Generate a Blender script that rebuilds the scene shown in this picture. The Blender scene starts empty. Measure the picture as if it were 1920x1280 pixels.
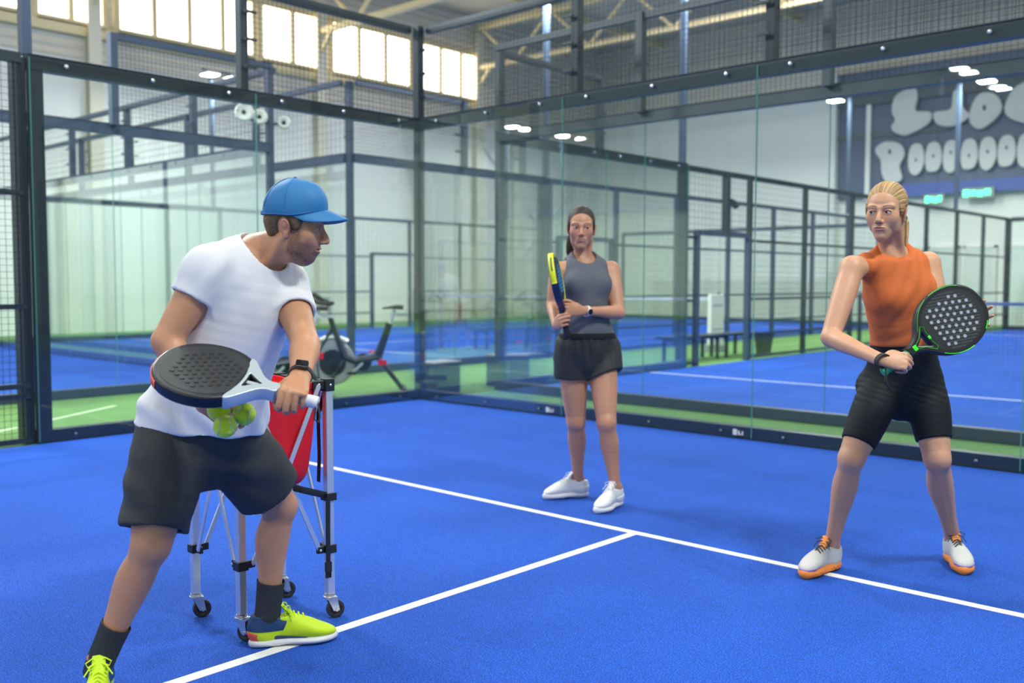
import bpy, bmesh, math, random
import numpy as np
from mathutils import Vector, Matrix
random.seed(7); np.random.seed(7)
PI = math.pi
SC = bpy.context.scene
COL = SC.collection
# ------------------------------------------------------------------ camera
CAMP = np.array([7.8419, -7.0621, 1.2840])
YAW, PITCH, ROLL, FPX = -0.742253, -0.061982, 0.001727, 1818.41
_cy, _sy, _cp, _sp = math.cos(YAW), math.sin(YAW), math.cos(PITCH), math.sin(PITCH)
FW = np.array([_sy*_cp, _cy*_cp, _sp]); _r = np.array([_cy, -_sy, 0.0]); _u = np.cross(_r, FW)
RT = math.cos(ROLL)*_r + math.sin(ROLL)*_u; UP = -math.sin(ROLL)*_r + math.cos(ROLL)*_u
cam = bpy.data.cameras.new('camera'); camo = bpy.data.objects.new('camera', cam); COL.objects.link(camo)
M = Matrix.Identity(4)
for i in range(3):
    M[i][0], M[i][1], M[i][2], M[i][3] = RT[i], UP[i], -FW[i], CAMP[i]
camo.matrix_world = M
cam.sensor_width = 36; cam.lens = FPX/1920*36; cam.clip_end = 200; cam.clip_start = 0.05
cam.dof.use_dof = True; cam.dof.focus_distance = 3.4; cam.dof.aperture_fstop = 2.3
SC.camera = camo
# ------------------------------------------------------------------ world, exposure
w = bpy.data.worlds.new('world'); SC.world = w; w.use_nodes = True
w.node_tree.nodes['Background'].inputs[0].default_value = (0.85, 0.93, 1.0, 1)
w.node_tree.nodes['Background'].inputs[1].default_value = 0.6
SC.view_settings.view_transform = 'Standard'; SC.view_settings.look = 'None'
SC.view_settings.gamma = 1.0; SC.view_settings.use_curve_mapping = False
SC.view_settings.exposure = 1.08
SC.cycles.transparent_max_bounces = 48; SC.cycles.max_bounces = 8; SC.cycles.diffuse_bounces = 4; SC.cycles.glossy_bounces = 3
SC.cycles.sample_clamp_indirect = 6.0
SC.cycles.use_denoising = True; SC.cycles.use_adaptive_sampling = True; SC.cycles.adaptive_threshold = 0.018
LAMP = 225.0      # strength of the LED floodlights
SKYLIGHT = 2.0
FILL = 78.0         # strength of the fill lamps added under the roof    # daylight behind the high windows

def at(px, py, depth):
    """the point of the place that lies depth metres ahead of the photographer along pixel (px, py)"""
    return CAMP + depth*(FW + (px-960)/FPX*RT - (py-640)/FPX*UP)
def V(*a): return np.array(a, float)
def unit(v): v = np.asarray(v, float); return v/np.linalg.norm(v)

# ------------------------------------------------------------------ materials
MATS = {}
def nt(name):
    m = bpy.data.materials.new(name); m.use_nodes = True; MATS[name] = m
    n = m.node_tree.nodes; return m, n, m.node_tree.links, n['Principled BSDF']
def mat(name, col, rough=0.5, metal=0.0, bump=0.0, scale=200.0, var=0.0, vscale=3.0, emit=0.0, sheen=0.0, spec=0.5, sss=0.0, attr=False, coat=0.0):
    if name in MATS: return MATS[name]
    m, n, l, b = nt(name)
    c = (col[0], col[1], col[2], 1)
    b.inputs['Base Color'].default_value = c; b.inputs['Roughness'].default_value = rough; b.inputs['Metallic'].default_value = metal
    b.inputs['Specular IOR Level'].default_value = spec
    if sheen: b.inputs['Sheen Weight'].default_value = sheen
    if coat: b.inputs['Coat Weight'].default_value = coat
    if emit:
        b.inputs['Emission Color'].default_value = c; b.inputs['Emission Strength'].default_value = emit
    if sss:
        b.inputs['Subsurface Weight'].default_value = sss; b.inputs['Subsurface Radius'].default_value = (0.012, 0.004, 0.002); b.inputs['Subsurface Scale'].default_value = 1.0
    src = None
    if attr:
        a = n.new('ShaderNodeAttribute'); a.attribute_name = 'Col'; src = a.outputs['Color']
    tc = None
    if bump or var:
        tc = n.new('ShaderNodeTexCoord')
    if var:
        t = n.new('ShaderNodeTexNoise'); t.inputs['Scale'].default_value = vscale; t.inputs['Detail'].default_value = 5
        l.new(tc.outputs['Object'], t.inputs['Vector'])
        mr = n.new('ShaderNodeMapRange'); mr.inputs['From Min'].default_value = 0.3; mr.inputs['From Max'].default_value = 0.7
        mr.inputs['To Min'].default_value = 1-var; mr.inputs['To Max'].default_value = 1+var
        l.new(t.outputs['Fac'], mr.inputs['Value'])
        mx = n.new('ShaderNodeMix'); mx.data_type = 'RGBA'; mx.blend_type = 'MULTIPLY'; mx.inputs['Factor'].default_value = 1
        if src: l.new(src, mx.inputs['A'])
        else: mx.inputs['A'].default_value = c
        l.new(mr.outputs['Result'], mx.inputs['B']); src = mx.outputs['Result']
    if src: l.new(src, b.inputs['Base Color'])
    if bump:
        t = n.new('ShaderNodeTexNoise'); t.inputs['Scale'].default_value = scale; t.inputs['Detail'].default_value = 3
        l.new(tc.outputs['Object'], t.inputs['Vector'])
        bp = n.new('ShaderNodeBump'); bp.inputs['Strength'].default_value = bump; bp.inputs['Distance'].default_value = 0.004
        l.new(t.outputs['Fac'], bp.inputs['Height']); l.new(bp.outputs['Normal'], b.inputs['Normal'])
    return m

def turf_mat(name, c0, c1, c2):
    """short artificial turf: blades of three tones plus broad wear patches and lighter sand specks"""
    m, n, l, b = nt(name)
    tc = n.new('ShaderNodeTexCoord')
    t1 = n.new('ShaderNodeTexNoise'); t1.inputs['Scale'].default_value = 170; t1.inputs['Detail'].default_value = 4; t1.inputs['Roughness'].default_value = 0.75
    t2 = n.new('ShaderNodeTexNoise'); t2.inputs['Scale'].default_value = 0.9; t2.inputs['Detail'].default_value = 6
    t3 = n.new('ShaderNodeTexNoise'); t3.inputs['Scale'].default_value = 28; t3.inputs['Detail'].default_value = 3
    mp = n.new('ShaderNodeMapping'); mp.inputs['Scale'].default_value = (1, 1, 1)
    l.new(tc.outputs['Object'], mp.inputs['Vector'])
    for t in (t1, t2, t3): l.new(mp.outputs['Vector'], t.inputs['Vector'])
    r = n.new('ShaderNodeValToRGB'); e = r.color_ramp.elements
    e[0].position = 0.36; e[0].color = (*c0, 1); e[1].position = 0.66; e[1].color = (*c2, 1)
    k = e.new(0.5); k.color = (*c1, 1)
    l.new(t1.outputs['Fac'], r.inputs['Fac'])
    ad = n.new('ShaderNodeMath'); ad.operation = 'ADD'; l.new(t2.outputs['Fac'], ad.inputs[0]); l.new(t3.outputs['Fac'], ad.inputs[1])
    mr = n.new('ShaderNodeMapRange'); mr.inputs['From Min'].default_value = 0.75; mr.inputs['From Max'].default_value = 1.25
    mr.inputs['To Min'].default_value = 0.88; mr.inputs['To Max'].default_value = 1.14; l.new(ad.outputs[0], mr.inputs['Value'])
    mx = n.new('ShaderNodeMix'); mx.data_type = 'RGBA'; mx.blend_type = 'MULTIPLY'; mx.inputs['Factor'].default_value = 1
    l.new(r.outputs['Color'], mx.inputs['A']); l.new(mr.outputs['Result'], mx.inputs['B'])
    t4 = n.new('ShaderNodeTexNoise'); t4.inputs['Scale'].default_value = 330; t4.inputs['Detail'].default_value = 2; l.new(mp.outputs['Vector'], t4.inputs['Vector'])
    fr = n.new('ShaderNodeMapRange'); fr.inputs['From Min'].default_value = 0.60; fr.inputs['From Max'].default_value = 0.74; fr.inputs['To Max'].default_value = 0.42; l.new(t4.outputs['Fac'], fr.inputs['Value'])
    mf = n.new('ShaderNodeMix'); mf.data_type = 'RGBA'; l.new(fr.outputs['Result'], mf.inputs['Factor']); l.new(mx.outputs['Result'], mf.inputs['A']); mf.inputs['B'].default_value = (*[min(1, x*1.2+.10) for x in c2], 1); mx = mf
    l.new(mx.outputs['Result'], b.inputs['Base Color'])
    b.inputs['Roughness'].default_value = 0.85; b.inputs['Sheen Weight'].default_value = 0.13; b.inputs['Sheen Roughness'].default_value = 0.5
    b.inputs['Sheen Tint'].default_value = (*[min(1, x*1.5+.25) for x in c2], 1); b.inputs['Specular IOR Level'].default_value = 0.2
    bp = n.new('ShaderNodeBump'); bp.inputs['Strength'].default_value = 0.6; bp.inputs['Distance'].default_value = 0.006
    l.new(t1.outputs['Fac'], bp.inputs['Height']); l.new(bp.outputs['Normal'], b.inputs['Normal'])
    return m

def glass_mat(name, tint, refl=1.0):
    m = bpy.data.materials.new(name); m.use_nodes = True; MATS[name] = m
    n = m.node_tree.nodes; l = m.node_tree.links; n.clear()
    o = n.new('ShaderNodeOutputMaterial'); tr = n.new('ShaderNodeBsdfTransparent'); tr.inputs['Color'].default_value = (*tint, 1)
    g = n.new('ShaderNodeBsdfGlossy'); g.inputs['Roughness'].default_value = 0.01; g.inputs['Color'].default_value = (0.95, 1, 0.98, 1)
    f = n.new('ShaderNodeFresnel'); f.inputs['IOR'].default_value = 1.5
    ml = n.new('ShaderNodeMath'); ml.operation = 'MULTIPLY'; ml.inputs[1].default_value = refl; l.new(f.outputs['Fac'], ml.inputs[0])
    x = n.new('ShaderNodeMixShader'); l.new(ml.outputs[0], x.inputs['Fac']); l.new(tr.outputs[0], x.inputs[1]); l.new(g.outputs[0], x.inputs[2])
    l.new(x.outputs[0], o.inputs['Surface']); return m

def corrugated_mat(name, col, axis, pitch, rough=0.5, depth=0.03):
    m, n, l, b = nt(name)
    b.inputs['Base Color'].default_value = (*col, 1); b.inputs['Roughness'].default_value = rough
    tc = n.new('ShaderNodeTexCoord'); wv = n.new('ShaderNodeTexWave'); wv.bands_direction = axis; wv.inputs['Scale'].default_value = 1.0/pitch/ 3.18
    l.new(tc.outputs['Object'], wv.inputs['Vector'])
    bp = n.new('ShaderNodeBump'); bp.inputs['Strength'].default_value = 0.7; bp.inputs['Distance'].default_value = depth
    l.new(wv.outputs['Fac'], bp.inputs['Height']); l.new(bp.outputs['Normal'], b.inputs['Normal'])
    return m

# ------------------------------------------------------------------ mesh helpers
def mesh_obj(name, verts, faces, m, parent=None, smooth=False, mats=None, mi=None):
    me = bpy.data.meshes.new(name); me.from_pydata([tuple(map(float, v)) for v in verts], [], faces); me.update()
    return link_mesh(name, me, m, parent, smooth, mats, mi)
def link_mesh(name, me, m, parent=None, smooth=False, mats=None, mi=None):
    for q in (mats or [m]): me.materials.append(q)
    if mi is not None: me.polygons.foreach_set('material_index', np.asarray(mi, dtype=np.int32))
    if smooth: me.polygons.foreach_set('use_smooth', np.ones(len(me.polygons), dtype=bool))
    o = bpy.data.objects.new(name, me); COL.objects.link(o)
    if parent is not None:
        o.parent = parent
        o.matrix_parent_inverse = Matrix.Translation(-parent.location) if parent.type == 'EMPTY' else Matrix()
    return o
class MB:
    """collects boxes, bars, tubes, lathes and prisms; build() links them as ONE mesh object"""
    def __init__(s): s.v = []; s.f = []; s.mi = []; s.cur = 0
    def add(s, vs, fs):
        k = len(s.v); s.v += [tuple(map(float, q)) for q in vs]; s.f += [tuple(i+k for i in f) for f in fs]; s.mi += [s.cur]*len(fs); return s
    def box(s, lo, hi):
        x0, y0, z0 = lo; x1, y1, z1 = hi
        return s.add([(x0,y0,z0),(x1,y0,z0),(x1,y1,z0),(x0,y1,z0),(x0,y0,z1),(x1,y0,z1),(x1,y1,z1),(x0,y1,z1)],
                     [(0,3,2,1),(4,5,6,7),(0,1,5,4),(1,2,6,5),(2,3,7,6),(3,0,4,7)])
    def obox(s, c, ax, ay, az, hx, hy, hz):
        c, ax, ay, az = map(lambda q: np.asarray(q, float), (c, ax, ay, az)); vs = []
        for z in (-1, 1):
            for x, y in ((-1,-1),(1,-1),(1,1),(-1,1)): vs.append(c+ax*hx*x+ay*hy*y+az*hz*z)
        return s.add(vs, [(0,3,2,1),(4,5,6,7),(0,1,5,4),(1,2,6,5),(2,3,7,6),(3,0,4,7)])
    def bar(s, a, b, w, h=None, ref=(0,0,1)):
        a, b = np.asarray(a, float), np.asarray(b, float); h = h or w; t = unit(b-a); ref = np.asarray(ref, float)
        if abs(t@ref) > 0.99: ref = np.array([1.0, 0, 0])
        x = unit(np.cross(ref, t)); y = np.cross(t, x)
        return s.obox((a+b)/2, x, y, t, w/2, h/2, np.linalg.norm(b-a)/2)
    def tube(s, pts, r, n=10, closed=False, flat=None, ref=None):
        """swept tube along pts; r number or list; flat=(ratio) squashes across ref"""
        pts = [np.asarray(p, float) for p in pts]; N = len(pts); rs = r if hasattr(r, '__len__') else [r]*N
        vs = []; prev = None
        for i, p in enumerate(pts):
            a = pts[(i-1) % N] if (i or closed) else pts[i]; b = pts[(i+1) % N] if (i < N-1 or closed) else pts[i]
            t = unit(b-a)
            if ref is not None: x = np.asarray(ref, float); x = unit(x - t*(x@t))
            elif prev is None:
                g = np.array([0, 0, 1.0]) if abs(t[2]) < 0.9 else np.array([1.0, 0, 0]); x = unit(np.cross(g, t))
            else: x = unit(prev - t*(prev@t))
            prev = x; y = np.cross(t, x)
            for k in range(n):
                an = 2*PI*k/n; vs.append(p+rs[i]*(math.cos(an)*x + (flat or 1.0)*math.sin(an)*y))
        fs = []
        for i in range(N if closed else N-1):
            j = (i+1) % N
            for k in range(n): fs.append((i*n+k, i*n+(k+1) % n, j*n+(k+1) % n, j*n+k))
        if not closed: fs.append(tuple(range(n-1, -1, -1))); fs.append(tuple((N-1)*n+k for k in range(n)))
        return s.add(vs, fs)
    def cyl(s, a, b, r, n=14, r2=None):
        return s.tube([a, b], [r, r if r2 is None else r2], n)
    def ball(s, c, r, n=10):
        c = np.asarray(c, float); r = np.asarray(r if hasattr(r, '__len__') else (r, r, r), float); vs = [c+(0, 0, r[2])]; m = n//2+1
        for i in range(1, m):
            th = PI*i/m
            for k in range(n): vs.append(c+r*np.array([math.sin(th)*math.cos(2*PI*k/n), math.sin(th)*math.sin(2*PI*k/n), math.cos(th)]))
        vs.append(c-(0, 0, r[2])); fs = []
        for k in range(n): fs.append((0, 1+k, 1+(k+1) % n))
        for i in range(m-2):
            for k in range(n): fs.append((1+i*n+k, 1+(i+1)*n+k, 1+(i+1)*n+(k+1) % n, 1+i*n+(k+1) % n))
        L = len(vs)-1; b = 1+(m-2)*n
        for k in range(n): fs.append((L, b+(k+1) % n, b+k))
        return s.add(vs, fs)
    def lathe(s, prof, c, axis, n=24, ref=None):
        """prof: (radius, along-axis) pairs"""
        c = np.asarray(c, float); a = unit(axis); g = np.array([0, 0, 1.0]) if abs(a[2]) < .9 else np.array([1.0, 0, 0]); x = unit(np.cross(g, a)); y = np.cross(a, x)
        vs = []; fs = []
        for r, h in prof:
            for k in range(n): vs.append(c+a*h+r*(math.cos(2*PI*k/n)*x+math.sin(2*PI*k/n)*y))
        for i in range(len(prof)-1):
            for k in range(n): fs.append((i*n+k, i*n+(k+1) % n, (i+1)*n+(k+1) % n, (i+1)*n+k))
        fs.append(tuple(range(n-1, -1, -1))); fs.append(tuple((len(prof)-1)*n+k for k in range(n)))
        return s.add(vs, fs)
    def build(s, name, m, parent=None, smooth=False, mats=None, bevel=0, T=None):
        vs = s.v
        if T is not None: vs = [tuple(T[:3, :3] @ np.array(q)+T[:3, 3]) for q in vs]
        o = mesh_obj(name, vs, s.f, m, parent, smooth, mats, s.mi if mats else None)
        if smooth: autosmooth(o)
        if bevel:
            b = o.modifiers.new('bevel', 'BEVEL'); b.width = bevel; b.segments = 2; b.limit_method = 'ANGLE'; b.angle_limit = math.radians(40)
        return o
def autosmooth(o, ang=40):
    me = o.data; bm = bmesh.new(); bm.from_mesh(me)
    for e in bm.edges:
        if len(e.link_faces) == 2 and e.calc_face_angle(0) > math.radians(ang): e.smooth = False
    bm.to_mesh(me); bm.free()
def tag(o, label=None, cat=None, group=None, kind=None):
    if label: o['label'] = label
    if cat: o['category'] = cat
    if group: o['group'] = group
    if kind: o['kind'] = kind
    return o
def thing(name, label, cat, loc=(0, 0, 0), group=None):
    o = bpy.data.objects.new(name, None); COL.objects.link(o); o.location = tuple(map(float, loc)); o.empty_display_size = 0.1
    o.matrix_world = Matrix.Translation(Vector(tuple(map(float, loc))))
    return tag(o, label, cat, group)
def struct(o): o['kind'] = 'structure'; return o
# ================================================================== the hall
WX, WY0, WY1, EX, CZ = -16.0, -24.0, 24.0, 22.0, 10.3
M_GREEN = turf_mat('green_turf', (0.075, 0.18, 0.045), (0.125, 0.27, 0.075), (0.22, 0.40, 0.15))
M_BLUE = turf_mat('blue_turf', (0.001, 0.024, 0.22), (0.003, 0.064, 0.46), (0.045, 0.185, 0.72))
M_LINE = mat('white_line', (0.80, 0.80, 0.80), 0.8, bump=0.4, scale=300)
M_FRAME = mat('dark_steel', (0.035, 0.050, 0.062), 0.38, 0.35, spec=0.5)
M_FRAME_HAZED = mat('hazed_steel', (0.066, 0.086, 0.102), 0.42, 0.2)  # dark steel, lightened in colour for reflection and haze of the glass
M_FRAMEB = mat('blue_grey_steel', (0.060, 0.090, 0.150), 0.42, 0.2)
M_GLASS = glass_mat('court_glass', (0.978, 0.997, 0.988), 0.45)
M_GEDGE = mat('glass_edge', (0.10, 0.30, 0.26), 0.2)
M_WIRE = mat('black_wire', (0.02, 0.028, 0.035), 0.45, 0.4)
M_BOLT = mat('steel_bolt', (0.75, 0.75, 0.78), 0.25, 0.9)
M_WALL = corrugated_mat('white_panel_wall', (0.84, 0.86, 0.83), 'Y', 0.9, 0.6, 0.012)
M_WALLC = corrugated_mat('corrugated_upper_wall', (0.70, 0.66, 0.56), 'Z', 0.22, 0.55, 0.05)  # colour warmed to carry yellow light from the high windows
M_WHITE = mat('white_paint', (0.78, 0.79, 0.76), 0.5)
M_CREAM = mat('cream_steel', (0.80, 0.68, 0.40), 0.5)
M_CEIL = corrugated_mat('corrugated_roof', (0.50, 0.48, 0.43), 'X', 0.3, 0.5, 0.06)
M_NAVY = mat('navy_cladding', (0.085, 0.115, 0.20), 0.45)  # navy lightened in its colour to carry reflection haze
M_SKY = mat('daylit_pane', (1.0, 0.93, 0.76), 0.4, emit=SKYLIGHT)
M_DARK = mat('dark_opening', (0.10, 0.12, 0.14), 0.6)

b = MB(); b.box((WX, WY0, -0.105), (EX, WY1, -0.005)); struct(b.build('floor', M_GREEN))
b = MB(); b.box((WX-.2, WY0, -.1), (WX, WY1, 6.6)); struct(b.build('wall_left', M_WALL))
b = MB(); b.box((WX-.2, WY0, 6.6), (WX, WY1, CZ)); struct(b.build('wall_left', M_WALLC))
b = MB(); b.box((WX, WY1, -.1), (EX, WY1+.2, 7.3)); struct(b.build('wall_back', M_WALL))
b = MB(); b.box((WX, WY1, 7.3), (EX, WY1+.2, CZ)); struct(b.build('wall_back', M_WALLC))
b = MB(); b.box((EX, WY0, -.1), (EX+.2, WY1, CZ)); struct(b.build('wall_right', M_WALL))
b = MB(); b.box((WX, WY0-.2, -.1), (EX, WY0, CZ)); struct(b.build('wall_front', M_WALL))
b = MB(); b.box((WX, WY0, CZ), (EX, WY1, CZ+.2)); struct(b.build('ceiling', M_CEIL))
# columns along the window wall and the roof trusses that sit on them
TR = [-16.2, -9.6, -3.0, 3.7, 10.4, 17.0]
for y in TR:
    b = MB(); b.box((WX, y-.16, 0), (WX+.03, y+.16, CZ-.6)); b.box((WX, y-.02, 0), (WX+.26, y+.02, CZ-.6)); b.box((WX+.24, y-.16, 0), (WX+.28, y+.16, CZ-.6))
    struct(b.build('column', mat('pale_column', (.74, .71, .58), .5)))
    b = MB(); z0, z1 = 8.55, 9.9
    b.bar((WX+.2, y, z0), (EX-.2, y, z0), .16); b.bar((WX+.2, y, z1), (EX-.2, y, z1), .18)
    xs = np.linspace(WX+.3, EX-.3, 25)
    for i in range(24):
        za, zb = (z1, z0) if i % 2 == 0 else (z0, z1); b.bar((xs[i], y, za), (xs[i+1], y, zb), .09)
    b.bar((WX+.2, y, 7.9), (WX+.75, y, 8.5), .10)
    struct(b.build('roof_beam', M_CREAM))
for x in (-13, -7.5, -2, 3.5, 9, 14.5):
    b = MB(); b.bar((x, WY0, 10.08), (x, WY1, 10.08), .10, .2); struct(b.build('roof_beam', M_CREAM))
# wind bracing in the last bay of the window wall
for (ya, za), (yb, zb) in (((17.1, .2), (23.8, 6.2)), ((17.1, 6.2), (23.8, .2))):
    b = MB(); b.bar((WX+.1, ya, za), (WX+.1, yb, zb), .08); struct(b.build('wall_beam', M_WHITE))
b = MB(); b.box((WX, WY0, 7.18), (WX+.12, 17.4, 7.44)); struct(b.build('trim_3', M_CREAM))
# the high windows, bright with daylight
WIN = [(-9.2, -6.4, 3), (-6.1, -3.3, 3), (-2.7, .0, 3), (.55, 2.28, 2), (2.4, 4.05, 2), (4.36, 8.26, 4), (8.47, 10.58, 2), (10.89, 14.02, 3), (14.4, 17.2, 3)]
for k, (y0, y1, n) in enumerate(WIN):
    r = thing('window_%d' % (k+1), None, None, (WX, (y0+y1)/2, 7.46)); r['kind'] = 'structure'
    b = MB(); b.box((WX+.02, y0, 7.48), (WX+.04, y1, 9.0)); struct(b.build('window_pane', M_SKY, r))
    b = MB(); st = (y1-y0)/n
    for i in range(n+1):
        y = y0+i*st; b.box((WX+.03, y-.065, 7.44), (WX+.10, y+.065, 9.06))
    b.box((WX+.03, y0, 7.40), (WX+.12, y1, 7.52)); b.box((WX+.03, y0, 8.95), (WX+.12, y1, 9.08))
    struct(b.build('window_frame', M_CREAM, r))
# end wall: pale upper panels up to x = -6, then the clubhouse front with its navy fascia
b = MB(); b.box((-6.0, 23.72, 4.0), (EX, 24.0, 8.0)); struct(b.build('wall_navy', M_NAVY))
b = MB(); b.box((-6.0, 23.60, 6.9), (EX, 23.75, 7.25)); b.box((-6.0, 23.66, 5.85), (-2.5, 23.74, 6.02)); struct(b.build('trim_4', M_DARK))
b = MB(); b.box((-6.1, 23.5, 0), (-5.95, 24.0, 8.0)); struct(b.build('trim_5', M_WHITE))
b = MB(); b.box((-5.0, 23.62, 3.9), (-4.85, 23.7, 7.0)); struct(b.build('trim_6', M_WHITE))
b = MB(); b.box((-3.9, 23.64, 3.95), (EX, 23.72, 4.32)); struct(b.build('trim_7', mat('blue_fascia', (0.07, 0.12, 0.42), .5)))
for k, x in enumerate((-3.6, -2.6, -1.55, -.4)):
    r = thing('door_%d' % (k+1), None, None, (x, 23.95, 0)); r['kind'] = 'structure'
    b = MB(); b.box((x-.4, 23.9, 0), (x+.4, 23.96, 2.3)); struct(b.build('door_leaf', mat('pale_door', (.68, .75, .73), .4), r))
    b = MB(); b.box((x-.47, 23.88, 0), (x-.4, 23.99, 2.38)); b.box((x+.4, 23.88, 0), (x+.47, 23.99, 2.38)); b.box((x-.47, 23.88, 2.3), (x+.47, 23.99, 2.38))
    struct(b.build('door_frame', M_WHITE, r))
# ================================================================== courts
def court_floor(x0, x1, y0, y1, line_y, mid_y):
    b = MB(); b.box((x0, y0, -0.02), (x1, y1, 0)); o = struct(b.build('court_floor', M_BLUE))
    for yl in line_y:
        b = MB(); b.box((x0+.02, yl-.025, -0.01), (x1-.02, yl+.025, 0.0015)); struct(b.build('court_line', M_LINE))
    for ya, yb in mid_y:
        xm = (x0+x1)/2; b = MB(); b.box((xm-.025, ya, -0.01), (xm+.025, yb, 0.0014)); struct(b.build('court_line', M_LINE))
court_floor(0, 10, -20, 0, (-3.025, -16.975), ((-16.95, -3.05),))
court_floor(0, 10, 1.35, 21.35, (4.375, 18.325), ((4.4, 18.3),))
court_floor(-12.9, -2.9, -20, 0, (-3.025, -16.975), ((-16.95, -3.05),))
court_floor(-12.9, -2.9, 1.35, 21.35, (4.375, 18.325), ((4.4, 18.3),))
b = MB(); b.bar((-.15, -5.2, -.0045), (-1.9, -2.5, -.0045), .06, .004); struct(b.build('floor_line', mat('faded_line', (.5, .62, .4), .8)))

def wiremesh(b, o, ax, L, H, pitch=0.05, r=0.0028):
    """welded square mesh in the plane spanned by ax and z, L wide, H tall, starting at o"""
    o = np.asarray(o, float); ax = np.asarray(ax, float); nx = int(round(L/pitch)); nz = int(round(H/pitch)); nn = np.cross(ax, (0, 0, 1))
    for i in range(nx+1):
        c = o+ax*(L*i/nx)+np.array([0, 0, H/2]); b.obox(c, ax, nn, (0, 0, 1), r/2, r/2, H/2)
    for j in range(nz+1):
        c = o+ax*(L/2)+np.array([0, 0, H*j/nz]); b.obox(c, (0, 0, 1), nn, ax, r/2, r/2, L/2)

def glass_wall(name, label, cat, o, ax, out, n, up_n, steel, pitch=0.05, plate=True, corner=True):
    """n panes of 2 m x 3 m from the corner o along ax; out points away from the court; up_n panes carry 1 m of mesh on top"""
    o = np.asarray(o, float); ax = np.asarray(ax, float); out = np.asarray(out, float); z = np.array([0, 0, 1.0])
    r = thing(name, label, cat, o)
    def P(a, d, h): return o+ax*a+out*d+z*h
    for i in range(n):
        b = MB(); b.obox(P(2*i+1, .006, 1.505), ax, out, z, .996, .006, 1.49); g = b.build('glass_pane', M_GLASS, r)
        b = MB()
        b.obox(P(2*i+1.997, .006, 1.505), ax, out, z, .0025, .0062, 1.49)
        b.build('pane_edge', M_GEDGE, g)
    L = 2*n
    b = MB(); b.obox(P(L/2, .065, .05), ax, out, z, L/2, .05, .05); b.build('base_beam', steel, r)
    b = MB(); b.obox(P(L/2, .065, 2.965), ax, out, z, L/2, .05, .055); b.obox(P(L/2, .065, 3.022), ax, out, z, L/2, .06, .003); b.build('top_beam', steel, r)
    for i in range(n+1):
        h = 4.0 if i <= up_n and up_n else 3.0
        z0 = 0.0 if i in (0, n) else 3.0
        if h <= z0 or (i == 0 and not corner): continue
        b = MB()
        if i == 0: b.obox(P(-.040, .040, h/2), ax, out, z, .040, .040, h/2)
        else: b.obox(P(2*i+.04, .16, (h+z0)/2), ax, out, z, .04, .045, (h-z0)/2)
        for hh in (3.25, 3.5, 3.75):
            if h > 3.5: b.obox(P(2*i-.03*(i == 0), .07, hh), ax, out, z, .06, .012, .012)
        b.build('post', steel, r)
    if plate:
        b = MB(); b.obox(P(L-.05, .02+.012, 1.5), ax, out, z, .06, .012, 1.5); b.build('end_plate', steel, r)
    b = MB()
    for i in range(n):
        for a in (.28, 1.0, 1.72): b.lathe([(.018, 0), (.018, .004), (.012, .011), (.0, .013)], P(2*i+a, -.004, 2.965), -out, 10)
    b.build('bolt', M_BOLT, r, smooth=True); b = MB()
    for i in range(n):
        for a in (.28, 1.0, 1.72): b.lathe([(.014, 0), (.014, .003), (.009, .008), (.0, .009)], P(2*i+a, -.004, .05), -out, 10)
    b.build('base_bolt', mat('dark_bolt', (.16, .18, .20), .35, .8), r, smooth=True)
    if up_n:
        b = MB(); b.obox(P(up_n, .14, 3.97), ax, out, z, up_n, .035, .035); b.build('top_rail', steel, r)
        b = MB(); wiremesh(b, P(0, .09, 3.03), ax, 2*up_n, .93, pitch); b.build('wire_mesh', M_WIRE, r)
    return r
def mesh_fence(label, o, ax, out, L, steel, rails=(.05, .42, 1.0, 1.95, 2.97), pitch=0.05, skip=None):
    o = np.asarray(o, float); ax = np.asarray(ax, float); out = np.asarray(out, float); z = np.array([0, 0, 1.0])
    r = thing('mesh_fence', label, 'fence', o)
    def P(a, d, h): return o+ax*a+out*d+z*h
    n = max(1, int(round(L/2)))
    for i in range(n+1):
        b = MB(); b.obox(P(L*i/n, .1, 1.5), ax, out, z, .035, .04, 1.5); b.build('post', steel, r)
    for h in rails:
        b = MB()
        segs = [(0, L)] if not (skip and h < 2.0) else [(0, skip[0]), (skip[1], L)]
        for a0, a1 in segs:
            if a1-a0 > .05: b.obox(P((a0+a1)/2, .07, h), ax, out, z, (a1-a0)/2, .025, .02 if h < 2.9 else .04)
        b.build('rail', steel, r)
    b = MB()
    if skip:
        wiremesh(b, P(0, .045, .05), ax, skip[0], 2.9, pitch); wiremesh(b, P(skip[1], .045, .05), ax, L-skip[1], 2.9, pitch); wiremesh(b, P(skip[0], .045, 2.05), ax, skip[1]-skip[0], .9, pitch)
    else: wiremesh(b, P(0, .045, .05), ax, L, 2.9, pitch)
    b.build('wire_mesh', M_WIRE, r)
    if skip:
        b = MB()
        for a in skip: b.obox(P(a, .07, 1.02), ax, out, z, .04, .04, 1.02)
        b.obox(P((skip[0]+skip[1])/2, .07, 2.03), ax, out, z, (skip[1]-skip[0])/2, .04, .04); b.build('gate_frame', M_FRAMEB, r)
    return r
X, Y = (1, 0, 0), (0, 1, 0); nX, nY = (-1, 0, 0), (0, -1, 0)
bw = glass_wall('glass_wall', 'dark framed glass back wall with wire mesh on top, right behind the two women', 'glass wall', (0, 0, 0), X, Y, 5, 5, M_FRAME)
for xs_ in (1.86, 3.88):
    b = MB(); b.box((xs_-.045, -.0075, .030), (xs_-.008, -.004, .078)); b.box((xs_+.002, -.0075, .034), (xs_+.016, -.004, .068)); b.box((xs_+.016, -.0075, .034), (xs_+.030, -.004, .044)); b.box((xs_+.036, -.0075, .034), (xs_+.048, -.004, .066)); b.build('maker_sticker', mat('sticker_white', (.6, .62, .65), .5), bw)
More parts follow.
